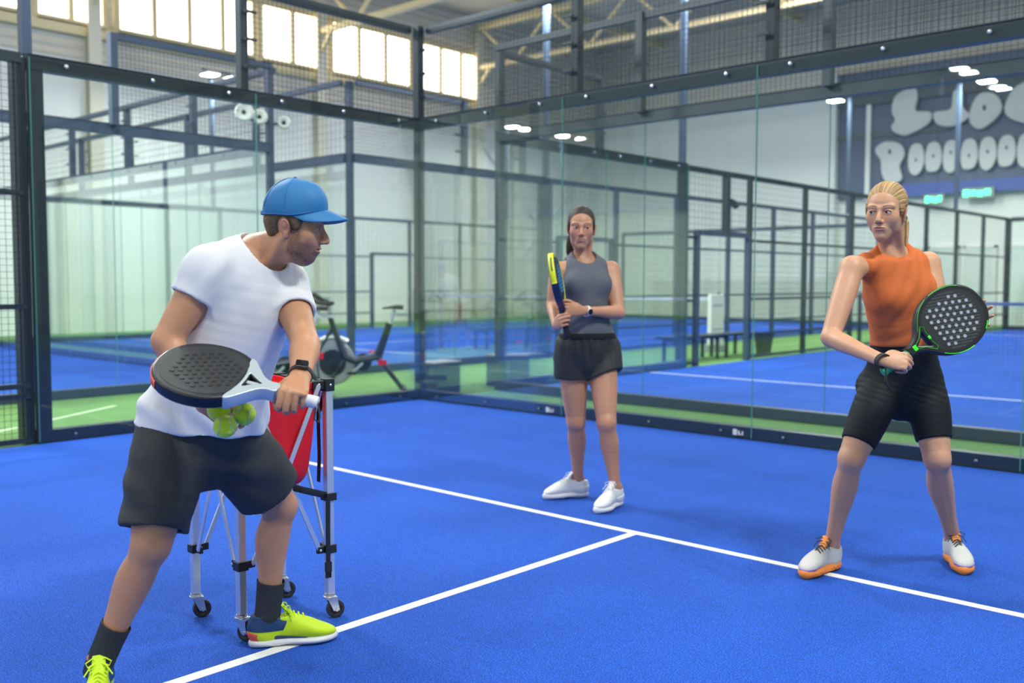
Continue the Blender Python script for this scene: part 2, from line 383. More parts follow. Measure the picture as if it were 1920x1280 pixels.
glass_wall('glass_wall', 'dark framed glass side wall behind the man in the blue cap', 'glass wall', (0, 0, 0), nY, nX, 2, 1, M_FRAME, corner=False)
mesh_fence('wire mesh side fence at the left edge, beside the wide glass wall post', (0, -4.04, 0), nY, nX, 2.0, M_FRAME, rails=(.03, .38, .46, 1.08, 1.96, 2.99))
glass_wall('glass_wall', 'second glass wall parallel behind the women, across the green strip', 'glass wall', (0, 1.35, 0), X, nY, 5, 5, M_FRAME_HAZED)
glass_wall('glass_wall', 'glass side wall of the court behind the gray tank top woman, running away from the camera', 'glass wall', (0, 1.35, 0), Y, nX, 2, 1, M_FRAME_HAZED, corner=False)
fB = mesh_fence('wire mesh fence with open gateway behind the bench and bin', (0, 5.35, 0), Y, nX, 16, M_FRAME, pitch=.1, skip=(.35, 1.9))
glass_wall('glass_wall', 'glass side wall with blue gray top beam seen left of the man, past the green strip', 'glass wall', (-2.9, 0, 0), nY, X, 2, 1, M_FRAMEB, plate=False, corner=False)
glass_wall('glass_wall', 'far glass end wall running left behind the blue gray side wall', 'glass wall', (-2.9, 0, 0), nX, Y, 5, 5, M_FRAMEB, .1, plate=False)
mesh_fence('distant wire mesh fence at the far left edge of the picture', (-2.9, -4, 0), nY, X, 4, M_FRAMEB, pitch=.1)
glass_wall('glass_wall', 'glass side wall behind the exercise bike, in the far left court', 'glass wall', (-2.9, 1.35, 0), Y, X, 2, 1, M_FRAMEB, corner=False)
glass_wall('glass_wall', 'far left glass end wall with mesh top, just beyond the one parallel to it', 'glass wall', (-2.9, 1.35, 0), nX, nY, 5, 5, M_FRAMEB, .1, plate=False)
b = MB(); b.bar((-.07, 6.55, 2.02), (-.07, 6.55, 2.97), .10); b.bar((-.07, 6.62, 2.55), (-.07, 6.8, 2.52), .09); b.ball((-.07, 6.84, 2.5), .06); b.build('camera_bracket', M_FRAME, fB)
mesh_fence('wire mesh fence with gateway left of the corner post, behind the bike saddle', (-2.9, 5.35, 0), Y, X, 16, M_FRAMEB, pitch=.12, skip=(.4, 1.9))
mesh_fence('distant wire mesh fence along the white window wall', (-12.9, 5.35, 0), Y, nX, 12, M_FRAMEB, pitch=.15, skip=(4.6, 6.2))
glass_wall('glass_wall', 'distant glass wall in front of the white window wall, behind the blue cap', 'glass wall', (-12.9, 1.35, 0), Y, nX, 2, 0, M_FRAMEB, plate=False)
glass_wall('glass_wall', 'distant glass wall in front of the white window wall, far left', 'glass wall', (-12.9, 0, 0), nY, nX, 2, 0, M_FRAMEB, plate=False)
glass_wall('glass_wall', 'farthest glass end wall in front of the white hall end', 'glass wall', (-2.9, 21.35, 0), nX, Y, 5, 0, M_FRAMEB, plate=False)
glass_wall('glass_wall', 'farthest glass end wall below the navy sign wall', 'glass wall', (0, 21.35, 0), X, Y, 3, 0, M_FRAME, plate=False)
# nets
def net(label, x0, x1, y):
    r = thing('court_net', label, 'net', ((x0+x1)/2, y, 0))
    b = MB(); b.bar((x0, y, .90), (x1, y, .90), .012, .06); b.build('top_band', mat('net_band', (.75, .78, .82), .7), r)
    b = MB(); b.bar((x0+1.2, y-.008, .90), (x0+3.1, y-.008, .90), .004, .058); b.build('band_print', mat('net_print', (.05, .10, .32), .7), r)
    b = MB(); wiremesh(b, (x0, y, .03), (1, 0, 0), x1-x0, .86, .07, .003); b.build('netting', M_WIRE, r)
    for x in (x0, x1):
        b = MB(); b.cyl((x, y, 0), (x, y, 1.05), .04); b.build('net_post', M_FRAME, r)
net('court net with white and navy band behind the orange top woman', .1, 9.9, 11.35)
net('distant court net with pale band behind the gray tank top woman', -12.8, -3.0, 11.35)
# ================================================================== lamps
M_LAMP = mat('lamp_diffuser', (0.93, 1.0, 0.97), 0.4, emit=LAMP)
M_HOUSE = mat('lamp_housing', (.55, .57, .60), .4, .5)
def lamp(x, y, dirx, label, tall=6.0, pole=True, px=None):
    if pole:
        b = MB(); b.bar((px, y, 3.03), (px, y, tall+.15), .09, .07, ref=(0, 1, 0)); o = b.build('lamp_post', M_FRAMEB)
        b = MB(); b.bar((px, y, tall+.1), (x, y, tall+.1), .05); b.bar((x, y-.5, tall+.1), (x, y+.5, tall+.1), .05); b.build('arm', M_FRAMEB, o)
        tag(o, 'steel floodlight post '+label, 'lamp post')
    for s in (-1, 1):
        yy = y+s*.30
        r = thing('floodlight', 'white LED floodlight '+label+(', near one' if s < 0 else ', far one'), 'floodlight', (x, yy, tall), group=None)
        b = MB(); b.obox((x, yy, tall+.03), (1, 0, 0), (0, 1, 0), (0, 0, 1), .20, .17, .03); b.build('housing', M_HOUSE, r, bevel=.01)
        b = MB(); b.add([(x-.17, yy-.14, tall-.002), (x-.17, yy+.14, tall-.002), (x+.17, yy+.14, tall-.002), (x+.17, yy-.14, tall-.002)], [(0, 1, 2, 3)]); b.build('diffuser', M_LAMP, r)
lamp(.40, -3.98, 1, 'above the wide end post behind the man', px=-.12)
lamp(9.60, -3.98, -1, 'above the right end of the near court', px=10.12)
lamp(.40, -16, 1, 'over the near court, left of view', px=-.12)
lamp(9.60, -16, -1, 'over the near court, behind the camera', px=10.12)
lamp(.40, 5.35, 1, 'over the court behind the women, at the bench', px=-.12)
lamp(9.60, 5.35, -1, 'over the court behind the women, to the right', px=10.12)
lamp(.40, 17.3, 1, 'over the court behind the women, at its far end', px=-.12)
lamp(-2.55, 5.35, -1, 'over the far left court, behind the corner post', tall=6.0, px=-2.78)
lamp(-12.55, 5.2, 1, 'over the far left court, by the window wall', px=-13.02)
lamp(-12.5, -15.4, 1, 'over the left court, nearest the hall front', px=-13.02)
lamp(-12.5, -4.0, 1, 'over the left court, by the window wall', px=-13.02)
lamp(-3.3, -4.0, -1, 'over the left court, beside the green strip', px=-2.78)
lamp(-12.55, 17.3, 1, 'over the far left court, by the last window', px=-13.02)
lamp(-3.3, 17.3, -1, 'over the far left court, at its far end', px=-2.78)

M_FILL = mat('fill_diffuser', (1.0, 0.99, 0.95), 0.4, emit=FILL)  # fill lamps added above the view to brighten hall and people
k = 0
for i, x in enumerate((-10, -3.2, 6, 13)):
    for j, y in enumerate((-14, -5, 3, 11) if x == -10 or x > 10 else (-14, -5, 3, 11, 16)):
        r = thing('added_fill_lamp', 'square white lamp hanging high under the corrugated roof', 'ceiling lamp', (x, y, 10.0), group='lamps under the roof')
        b = MB(); b.obox((x, y, 9.9), (1, 0, 0), (0, 1, 0), (0, 0, 1), .33, .33, .04); b.bar((x, y, 9.94), (x, y, 10.3), .04); b.build('housing', M_HOUSE, r)
        b = MB(); b.add([(x-.3, y-.3, 9.858), (x-.3, y+.3, 9.858), (x+.3, y+.3, 9.858), (x+.3, y-.3, 9.858)], [(0, 1, 2, 3)]); b.build('diffuser', M_FILL, r)

for x, y in ((-6.0, 7), (-6.1, 14), (1.2, 14.3), (1.6, -11.5), (11, -7)):  # more added fill lamps, for the far walls and the faces
    r = thing('added_fill_lamp', 'square white lamp hanging high under the corrugated roof', 'ceiling lamp', (x, y, 10.0), group='lamps under the roof')
    b = MB(); b.obox((x, y, 9.9), (1, 0, 0), (0, 1, 0), (0, 0, 1), .33, .33, .04); b.bar((x, y, 9.94), (x, y, 10.3), .04); b.build('housing', M_HOUSE, r)
    b = MB(); b.add([(x-.3, y-.3, 9.858), (x-.3, y+.3, 9.858), (x+.3, y+.3, 9.858), (x+.3, y-.3, 9.858)], [(0, 1, 2, 3)]); b.build('diffuser', M_FILL, r)
# ================================================================== implicit bodies: smooth unions of tapered limbs, meshed once
class Grid:
    def __init__(s, lo, hi, h):
        s.h = h; s.lo = np.asarray(lo, float); n = np.ceil((np.asarray(hi, float)-s.lo)/h).astype(int)+1
        s.n = n; s.d = np.full(n, 1.0, np.float32)
        s.ax = [(s.lo[i]+h*np.arange(n[i])).astype(np.float32) for i in range(3)]
    def win(s, lo, hi):
        a = np.clip(np.floor((np.asarray(lo)-s.lo)/s.h).astype(int), 0, s.n); b = np.clip(np.ceil((np.asarray(hi)-s.lo)/s.h).astype(int)+1, 0, s.n)
        if np.any(b <= a): return None
        sl = tuple(slice(int(a[i]), int(b[i])) for i in range(3))
        return sl, s.ax[0][sl[0]][:, None, None], s.ax[1][sl[1]][None, :, None], s.ax[2][sl[2]][None, None, :]
def smin(a, b, k):
    if k <= 0: return np.minimum(a, b)
    h = np.maximum(k-np.abs(a-b), 0)/k; return np.minimum(a, b)-h*h*k*0.25
def smax(a, b, k): return -smin(-a, -b, k)
def f_seg(x, y, z, a, b, u, ra, rb):
    """elliptic tapered segment a-b: ra=(half width along u, half depth)"""
    t = b-a; L = np.linalg.norm(t)+1e-9; t = t/L; u = u-t*(u@t); u = u/(np.linalg.norm(u)+1e-9); v = np.cross(t, u)
    px, py, pz = x-a[0], y-a[1], z-a[2]
    s = px*t[0]+py*t[1]+pz*t[2]; c = np.clip(s, 0, L); e = s-c; q = c/L
    w = ra[0]+(rb[0]-ra[0])*q; d = ra[1]+(rb[1]-ra[1])*q
    pu = (px*u[0]+py*u[1]+pz*u[2])/w; pv = (px*v[0]+py*v[1]+pz*v[2])/d; m = np.minimum(w, d); pe = e/m
    k0 = np.sqrt(pu*pu+pv*pv+pe*pe)+1e-6; k1 = np.sqrt((pu/w)**2+(pv/d)**2+(pe/m)**2)+1e-6
    return k0*(k0-1)/k1
def f_ell(x, y, z, c, R, r):
    px, py, pz = x-c[0], y-c[1], z-c[2]
    q = [(px*R[i][0]+py*R[i][1]+pz*R[i][2])/r[i] for i in range(3)]
    k0 = np.sqrt(q[0]**2+q[1]**2+q[2]**2)+1e-6; k1 = np.sqrt((q[0]/r[0])**2+(q[1]/r[1])**2+(q[2]/r[2])**2)+1e-6
    return k0*(k0-1)/k1
def catmull(S, n):
    """S: list of (point, w, d, u) -> n smooth stations per span"""
    P = np.array([np.concatenate([s[0], [s[1], s[2]], s[3]]) for s in S], float); out = []
    if len(P) == 2: n = max(n, 1)
    for i in range(len(P)-1):
        p0 = P[i-1] if i else 2*P[0]-P[1]; p1, p2 = P[i], P[i+1]; p3 = P[i+2] if i+2 < len(P) else 2*P[-1]-P[-2]
        for k in range(n):
            t = k/n; out.append(0.5*((2*p1)+(-p0+p2)*t+(2*p0-5*p1+4*p2-p3)*t*t+(-p0+3*p1-3*p2+p3)*t**3))
    out.append(P[-1]); return out
I3 = np.eye(3)
class Sculpt:
    """ordered list of shapes; the same list can be read on any grid"""
    def __init__(s): s.ops = []
    def limb(s, st, k=0.0, n=4, op='u', u=(1, 0, 0), grow=0.0):
        """st: list of (point, half width, half depth[, u])"""
        S = [(np.asarray(q[0], float), q[1]+grow, q[2]+grow, np.asarray(q[3] if len(q) > 3 else u, float)) for q in st]
        s.ops.append(('limb', catmull(S, n), k, op)); return s
    def ball(s, c, r, k=0.0, op='u', R=None):
        r = r if hasattr(r, '__len__') else (r, r, r); s.ops.append(('ell', np.asarray(c, float), I3 if R is None else np.asarray(R, float), r, k, op)); return s
    def plane(s, p, nrm, k=0.0):
        """keeps the side the normal points away from"""
        s.ops.append(('plane', np.asarray(p, float), unit(nrm), k)); return s
    def func(s, f, lo, hi): s.ops.append(('func', f, np.asarray(lo), np.asarray(hi))); return s
    def include(s, o, k=0.0, op='u'): s.ops.append(('inc', o, k, op)); return s
    def apply(s, G, f, sl, k, op):
        d = G.d[sl]
        if op == 'u': G.d[sl] = smin(d, f, k)
        elif op == 's': G.d[sl] = smax(d, -f, k)
        elif op == 'i': G.d[sl] = smax(d, f, k)
    def eval(s, G):
        for o in s.ops:
            if o[0] == 'limb':
                st, k, op = o[1:]; P = np.array([q[:3] for q in st]); R = max(max(q[3], q[4]) for q in st); m = R+k+3*G.h
                W = G.win(P.min(0)-m, P.max(0)+m)
                if W is None: continue
                T = np.full(G.d[W[0]].shape, 1.0, np.float32); sub = Grid.__new__(Grid); sub.h = G.h; sub.d = T; sub.n = np.array(T.shape)
                sub.lo = np.array([W[1].ravel()[0], W[2].ravel()[0], W[3].ravel()[0]], float); sub.ax = [W[1].ravel(), W[2].ravel(), W[3].ravel()]
                for i in range(len(st)-1):
                    a, b = st[i], st[i+1]; m2 = max(a[3], a[4], b[3], b[4])+k+3*G.h
                    w2 = sub.win(np.minimum(a[:3], b[:3])-m2, np.maximum(a[:3], b[:3])+m2)
                    if w2 is None: continue
                    f = f_seg(w2[1], w2[2], w2[3], a[:3], b[:3], (a[5:8]+b[5:8])/2, (a[3], a[4]), (b[3], b[4]))
                    T[w2[0]] = np.minimum(T[w2[0]], f)
                s.apply(G, T, W[0], k, op)
            elif o[0] == 'ell':
                _, c, R, r, k, op = o; m = max(r)+k+3*G.h; W = G.win(c-m, c+m)
                if W is None: continue
                s.apply(G, f_ell(W[1], W[2], W[3], c, R, r).astype(np.float32), W[0], k, op)
            elif o[0] == 'plane':
                _, p, n, k = o; f = (G.ax[0][:, None, None]-p[0])*n[0]+(G.ax[1][None, :, None]-p[1])*n[1]+(G.ax[2][None, None, :]-p[2])*n[2]
                G.d = smax(G.d, f.astype(np.float32), k)
            elif o[0] == 'func':
                W = G.win(o[2], o[3])
                if W is None: continue
                G.d[W[0]] = o[1](G.d[W[0]], W[1], W[2], W[3])
            elif o[0] == 'inc':
                H = Grid.__new__(Grid); H.h, H.lo, H.n, H.ax = G.h, G.lo, G.n, G.ax; H.d = np.full(G.n, 1.0, np.float32); o[1].eval(H)
                s.apply(G, H.d, (slice(None),)*3, o[2], o[3])
        return G
def surface(G):
    """naive surface nets"""
    d = G.d; s = d < 0; nx, ny, nz = d.shape
    c = np.zeros((nx-1, ny-1, nz-1), np.int8)
    for i in (0, 1):
        for j in (0, 1):
            for k in (0, 1): c += s[i:nx-1+i, j:ny-1+j, k:nz-1+k]
    act = (c > 0) & (c < 8); idx = np.argwhere(act); N = len(idx)
    if N == 0: return np.zeros((0, 3)), np.zeros((0, 4), int)
    ids = np.full(act.shape, -1, np.int32); ids[act] = np.arange(N)
    I, J, K = idx.T; val = {}
    for q in [(i, j, k) for i in (0, 1) for j in (0, 1) for k in (0, 1)]: val[q] = d[I+q[0], J+q[1], K+q[2]]
    acc = np.zeros((N, 3)); cnt = np.zeros(N)
    for ax in range(3):
        for p in (0, 1):
            for q in (0, 1):
                a = [0, 0, 0]; o = [x for x in range(3) if x != ax]; a[o[0]] = p; a[o[1]] = q; b = list(a); b[ax] = 1
                va, vb = val[tuple(a)], val[tuple(b)]; cr = (va < 0) != (vb < 0)
                t = np.where(cr, va/np.where(cr, va-vb, 1), 0); pt = np.tile(np.array(a, float), (N, 1)); pt[:, ax] = t
                acc[cr] += pt[cr]; cnt += cr
    Vt = (idx+acc/cnt[:, None])*G.h+G.lo
    F = []
    for ax in range(3):
        sa = [slice(None)]*3; sb = [slice(None)]*3; sa[ax] = slice(0, -1); sb[ax] = slice(1, None)
        A, B = s[tuple(sa)], s[tuple(sb)]; cr = A != B; e = np.argwhere(cr); fl = A[cr]
        o = [x for x in range(3) if x != ax]; ok = (e[:, o[0]] > 0) & (e[:, o[1]] > 0)
        for x in o: ok &= e[:, x] < d.shape[x]-1
        e, fl = e[ok], fl[ok]; q = []
        for (i, j) in ((0, 0), (1, 0), (1, 1), (0, 1)):
            c = e.copy(); c[:, o[0]] -= 1-i; c[:, o[1]] -= 1-j; q.append(ids[c[:, 0], c[:, 1], c[:, 2]])
        q = np.stack(q, 1)
        flip = fl if ax != 1 else ~fl
        q = np.where(flip[:, None], q, q[:, ::-1]); F.append(q)
    return Vt, np.concatenate(F)
def smooth_mesh(Vt, F, it=1, lam=0.5):
    n = len(Vt)
    for _ in range(it):
        a = np.zeros((n, 3)); c = np.zeros(n)
        for i in range(4):
            p, q = F[:, i], F[:, (i+1) % 4]
            np.add.at(a, p, Vt[q]); np.add.at(c, p, 1); np.add.at(a, q, Vt[p]); np.add.at(c, q, 1)
        Vt = Vt+lam*(a/np.maximum(c, 1)[:, None]-Vt)
    return Vt
def sculpt_mesh(sc, lo, hi, h, fine=(), it=1):
    """mesh of a sculpt on a grid of pitch h; fine: boxes (lo, hi, pitch) meshed more finely in place of the coarse surface"""
    Vs, Fs = [], []; k = 0
    Vt, F = surface(sc.eval(Grid(lo, hi, h))); Vt = smooth_mesh(Vt, F, it)
    ctr = Vt[F].mean(1)
    for (l, g, hh) in fine:
        F_in = np.all((ctr > l) & (ctr < g), axis=1); F = F[~F_in]; ctr = ctr[~F_in]
    Vs.append(Vt); Fs.append(F); k = len(Vt)
    for i, (l, g, hh) in enumerate(fine):
        l, g = np.asarray(l, float), np.asarray(g, float); m = h*1.2
        v, f = surface(sc.eval(Grid(l-m-2*hh, g+m+2*hh, hh))); v = smooth_mesh(v, f, it)
        c = v[f].mean(1); keep = np.all((c > l-m) & (c < g+m), axis=1)
        for (l2, g2, h2) in fine[:i]: keep &= ~np.all((c > l2) & (c < g2), axis=1)
        Vs.append(v); Fs.append(f[keep]+k); k += len(v)
    Vt, F = np.concatenate(Vs), np.concatenate(Fs)
    used = np.unique(F); mp = np.full(len(Vt), -1); mp[used] = np.arange(len(used)); return Vt[used], mp[F]
def np_mesh(name, Vt, F, m, parent=None, col=None, smooth=True):
    me = bpy.data.meshes.new(name); me.vertices.add(len(Vt)); me.vertices.foreach_set('co', np.asarray(Vt, np.float32).ravel())
    me.loops.add(F.size); me.loops.foreach_set('vertex_index', F.astype(np.int32).ravel())
    me.polygons.add(len(F)); me.polygons.foreach_set('loop_start', np.arange(0, F.size, F.shape[1], dtype=np.int32)); me.polygons.foreach_set('loop_total', np.full(len(F), F.shape[1], np.int32))
    me.update(calc_edges=True); me.validate()
    if col is not None:
        a = me.color_attributes.new('Col', 'FLOAT_COLOR', 'POINT'); c = np.ones((len(me.vertices), 4), np.float32); c[:, :3] = col; a.data.foreach_set('color', c.ravel())
    return link_mesh(name, me, m, parent, smooth)
def vnoise(P, scale, seed=0):
    """smooth value noise in -1..1"""
    P = np.asarray(P)*scale+seed*17.13; out = np.zeros(P.shape[:-1]); i = np.floor(P).astype(np.int64); f = P-i; f = f*f*(3-2*f)
    def hsh(a, b, c): return (np.sin(a*127.1+b*311.7+c*74.7+seed)*43758.5453) % 1.0
    for dx in (0, 1):
        for dy in (0, 1):
            for dz in (0, 1):
                w = (f[..., 0] if dx else 1-f[..., 0])*(f[..., 1] if dy else 1-f[..., 1])*(f[..., 2] if dz else 1-f[..., 2])
                out += w*hsh(i[..., 0]+dx, i[..., 1]+dy, i[..., 2]+dz)
    return out*2-1
def ss(a, b, x): t = np.clip((x-a)/(b-a), 0, 1); return t*t*(3-2*t)
# ================================================================== things standing around the courts
M_BLACKP = mat('black_plastic', (0.015, 0.017, 0.02), 0.45)
M_BLACKR = mat('black_rubber', (0.02, 0.02, 0.022), 0.7)
M_ALU = mat('aluminium', (0.78, 0.79, 0.82), 0.32, 0.75)
M_RED = mat('red_fabric', (0.78, 0.008, 0.018), 0.55, bump=.15, scale=400, var=.08, vscale=8)
M_GREY = mat('grey_plastic', (0.30, 0.32, 0.34), 0.45)

def exercise_bike(label, R, F, cut=False):
    R = V(*R, 0); F = V(*F, 0); L = np.linalg.norm(F-R); a = (F-R)/L; s = np.cross((0, 0, 1), a); z = V(0, 0, 1)
    def P(u, h, w=0): return R+a*u+z*h+s*w
    r = thing('exercise_bike', label, 'exercise bike', (R+F)/2, 'exercise bikes on the green strip')
    b = MB(); b.tube([P(0, .045, -.27), P(0, .045, .27)], .035, 10); b.tube([P(L, .045, -.27), P(L, .045, .27)], .035, 10); b.build('stabilizer_bar', M_BLACKP, r, True)
    b = MB()
    b.tube([P(.02, .06), P(.20, .30), P(.30, .42)], [.045, .05, .055], 10, flat=.6); b.tube([P(.30, .42), P(.55, .38), P(.66, .42), P(.80, .80), P(.83, .92)], [.07, .085, .075, .06, .05], 12, flat=.55)
    b.tube([P(.30, .40), P(.22, .62), P(.16, .80)], [.06, .05, .045], 10, flat=.7); b.tube([P(.66, .40), P(.85, .12), P(L, .05)], [.05, .045, .04], 10, flat=.6)
    b.tube([P(.80, .76), P(.98, .42), P(L, .06)], [.04, .035, .035], 10, flat=.6)
    b.build('frame', mat('bike_frame', (.022, .03, .042), .4), r, True)
    b = MB(); b.lathe([(.0, -.03), (.245, -.03), (.255, -.015), (.255, .015), (.245, .03), (0, .03)], P(.80, .36), s, 32); fw = b.build('flywheel', M_GREY, r, True)
    b = MB(); b.lathe([(.0, -.036), (.15, -.036), (.15, .036), (0, .036)], P(.80, .36), s, 24); b.lathe([(0, -.05), (.04, -.05), (.04, .05), (0, .05)], P(.80, .36), s, 12); b.build('hub', M_BLACKP, fw, True)
    b = MB(); pts = [P(.80+.285*math.cos(t), .36+.285*math.sin(t)) for t in np.linspace(-.2, 2.2, 12)]; b.tube(pts, .035, 8, flat=.9); b.build('flywheel_guard', mat('bike_silver', (.55, .57, .56), .35, .4), r, True)
    b = MB(); b.obox(P(.95, .44, .03), a, z, s, .05, .035, .01); b.obox(P(.95, .44, -.03), a, z, s, .05, .035, .01); b.build('red_badge', M_RED, r)
    b = MB(); b.tube([P(.83, .90), P(.84, 1.02)], .03, 8); b.build('handlebar_post', mat('bike_silver', (.55, .57, .56), .35, .4), r, True)
    b = MB()
    b.tube([P(.80, 1.03, -.20), P(.84, 1.03, 0), P(.80, 1.03, .20)], .022, 8)
    for w in (-1, 1): b.tube([P(.80, 1.03, .20*w), P(.92, 1.04, .21*w), P(1.02, 1.07, .17*w), P(1.05, 1.11, .12*w), P(1.0, 1.13, .08*w), P(.88, 1.06, .07*w), P(.82, 1.03, .08*w)], .022, 8)
    b.build('handlebar', M_BLACKR, r, True)
    b = MB(); b.obox(P(.88, 1.09), a, s, z, .06, .08, .012); b.build('display', M_GREY, r)
    b = MB(); b.tube([P(.15, .80), P(.10, .96)], .024, 8); b.obox(P(.04, .90), a, s, z, .10, .025, .018); b.build('seat_post', mat('white_steel', (.72, .74, .76), .35, .3), r, True)
    b = MB(); b.tube([P(.0, .985), P(.06, .99), P(.14, .985), P(.24, .975)], [.085, .095, .055, .03], 12, flat=.3, ref=s); b.build('saddle', M_BLACKR, r, True)
    b = MB(); b.lathe([(0, -.07), (.09, -.07), (.10, -.05), (.10, -.03), (0, -.03)], P(.46, .36), s, 20); b.build('crank_disc', M_BLACKP, r, True)
    for w in (-1, 1):
        b = MB(); c = P(.46, .36, .09*w); e = c+(a*.12*w-z*.11*w)*1; b.bar(c, e, .028, .016, ref=s); cr = b.build('crank', M_ALU, r)
        b = MB(); b.obox(e+s*.05*w, a, s, z, .05, .045, .013); b.build('pedal', M_RED if w < 0 else M_BLACKP, cr)
    b = MB(); b.obox(P(.24, .36, .062), a, s, z, .05, .012, .03); b.build('red_knob', M_RED, r)
    return r
exercise_bike('black exercise bike with gray flywheel and white saddle slider behind the red basket', (-.56, .26), (-1.16, -.46))
exercise_bike('black exercise bike mostly hidden behind the arm of the man in the blue cap', (-.80, -.62), (-1.40, -1.34))

def box_thing(name, label, cat, lo, hi, m, lid=None):
    r = thing(name, label, cat, ((lo[0]+hi[0])/2, (lo[1]+hi[1])/2, 0))
    b = MB(); b.box(lo, hi); b.build('body', m, r, bevel=.012)
    b = MB(); b.box((lo[0]-.01, lo[1]-.01, hi[2]-.002), (hi[0]+.01, hi[1]+.01, hi[2]+.02)); b.build('lid', lid or M_GREY, r, bevel=.008)
    return r
M_BALL = mat('ballast_box', (.045, .07, .09), .5)
box_thing('ballast_box', 'dark ballast box on the green strip behind the near corner post', 'ballast box', (-.44, .36, -.005), (-.16, .78, .35), M_BALL, mat('pale_lid', (.45, .47, .5), .5))
box_thing('ballast_box', 'dark ballast box at the corner post behind the gray tank top woman', 'ballast box', (-.50, 1.55, -.005), (-.20, 2.03, .36), M_BALL)
# bench, white stand and bin beside the court behind the women
r = thing('bench', 'dark slatted bench on the green strip behind the wire fence', 'bench', (-.75, 7.3, 0))
b = MB()
for i in range(3): b.box((-.93+.13*i, 5.9, .36), (-.82+.13*i, 8.55, .40))
b.build('seat', M_FRAME, r)
for y in (6.1, 7.25, 7.55, 8.35):
    b = MB(); b.box((-.92, y-.02, -.005), (-.87, y+.02, .36)); b.box((-.63, y-.02, -.005), (-.58, y+.02, .36)); b.box((-.92, y-.02, .32), (-.58, y+.02, .36)); b.build('leg', M_FRAME, r)
r = thing('display_stand', 'white upright stand panel behind the bench', 'stand', (-1.45, 8.8, 0))
b = MB(); b.box((-1.50, 8.40, .12), (-1.42, 8.86, 1.05)); b.build('panel', M_WHITE, r, bevel=.01)
b = MB(); b.box((-1.42, 8.46, .84), (-1.415, 8.80, .88)); b.box((-1.42, 8.46, .40), (-1.415, 8.80, .43)); b.build('print', mat('print_grey', (.45, .5, .52), .6), r)
b = MB(); b.box((-1.62, 8.5, -.005), (-1.30, 8.76, .12)); b.build('foot', M_GREY, r)
r = thing('waste_bin', 'gray tapered waste bin right of the bench', 'bin', (-.55, 8.75, 0))
b = MB(); b.lathe([(.13, -.005), (.175, .36), (.185, .37), (.16, .37), (.12, .03)], (-.55, 8.75, 0), (0, 0, 1), 20); b.build('body', mat('bin_grey', (.10, .12, .14), .5), r, True)
b = MB(); b.lathe([(.18, .355), (.19, .36), (.19, .375), (.165, .375)], (-.55, 8.75, 0), (0, 0, 1), 20); b.build('rim', M_BLACKP, r, True)
# twin white fan on the corner post of the left court
r = thing('wall_fan', 'white twin fan high on the far corner post, left of the thin blue gray post', 'fan', (-2.80, -.30, 3.35))
for k, (y, zz, rr) in enumerate(((-.36, 3.36, .115), (-.14, 3.33, .095), (.22, 3.30, .08))):
    b = MB(); b.lathe([(0, -.07), (rr*.8, -.07), (rr, -.02), (rr, .03), (rr*.82, .05), (rr*.4, .025), (0, .025)], (-2.80, y, zz), (.8, -.6, 0), 20); f = b.build('fan_drum', M_WHITE, r, True)
    b = MB(); b.ball((-2.78, y-.02, zz), .028); b.build('fan_hub', M_BLACKP, f, True)
b = MB(); b.bar((-2.86, -.42, 3.30), (-2.86, .26, 3.28), .03); b.bar((-2.86, 0, 3.29), (-3.0, 0, 3.29), .03); b.build('bracket', M_FRAMEB, r)

def flat_shape(name, loops, T, depth, bev, m, parent=None):
    """thick plate from 2-D outlines (holes allowed) placed by T"""
    cu = bpy.data.curves.new(name, 'CURVE'); cu.dimensions = '2D'; cu.fill_mode = 'BOTH'; cu.extrude = depth; cu.bevel_depth = bev; cu.bevel_resolution = 2
    for lp in loops:
        s = cu.splines.new('POLY'); s.points.add(len(lp)-1); s.use_cyclic_u = True
        for p, q in zip(s.points, lp): p.co = (q[0], q[1], 0, 1)
    o = bpy.data.objects.new(name, cu); COL.objects.link(o); dg = bpy.context.evaluated_depsgraph_get(); me = bpy.data.meshes.new_from_object(o.evaluated_get(dg))
    bpy.data.objects.remove(o); bpy.data.curves.remove(cu)
    me.transform(Matrix([list(map(float, q)) for q in T])); me.materials.clear()
    return link_mesh(name, me, m, parent)
def frame4(o, x, y, z):
    T = np.eye(4); T[:3, 0], T[:3, 1], T[:3, 2], T[:3, 3] = x, y, z, o; return T
def spl(pts, n=6, closed=True):
    P = np.array(pts, float); out = []; N = len(P)
    for i in range(N if closed else N-1):
        g = lambda k: P[k % N] if closed else P[min(max(k, 0), N-1)]
        p0, p1, p2, p3 = g(i-1), g(i), g(i+1), g(i+2)
        for k in range(n):
            t = k/n; out.append(0.5*((2*p1)+(-p0+p2)*t+(2*p0-5*p1+4*p2-p3)*t*t+(-p0+3*p1-3*p2+p3)*t**3))
    if not closed: out.append(P[-1])
    return np.array(out)
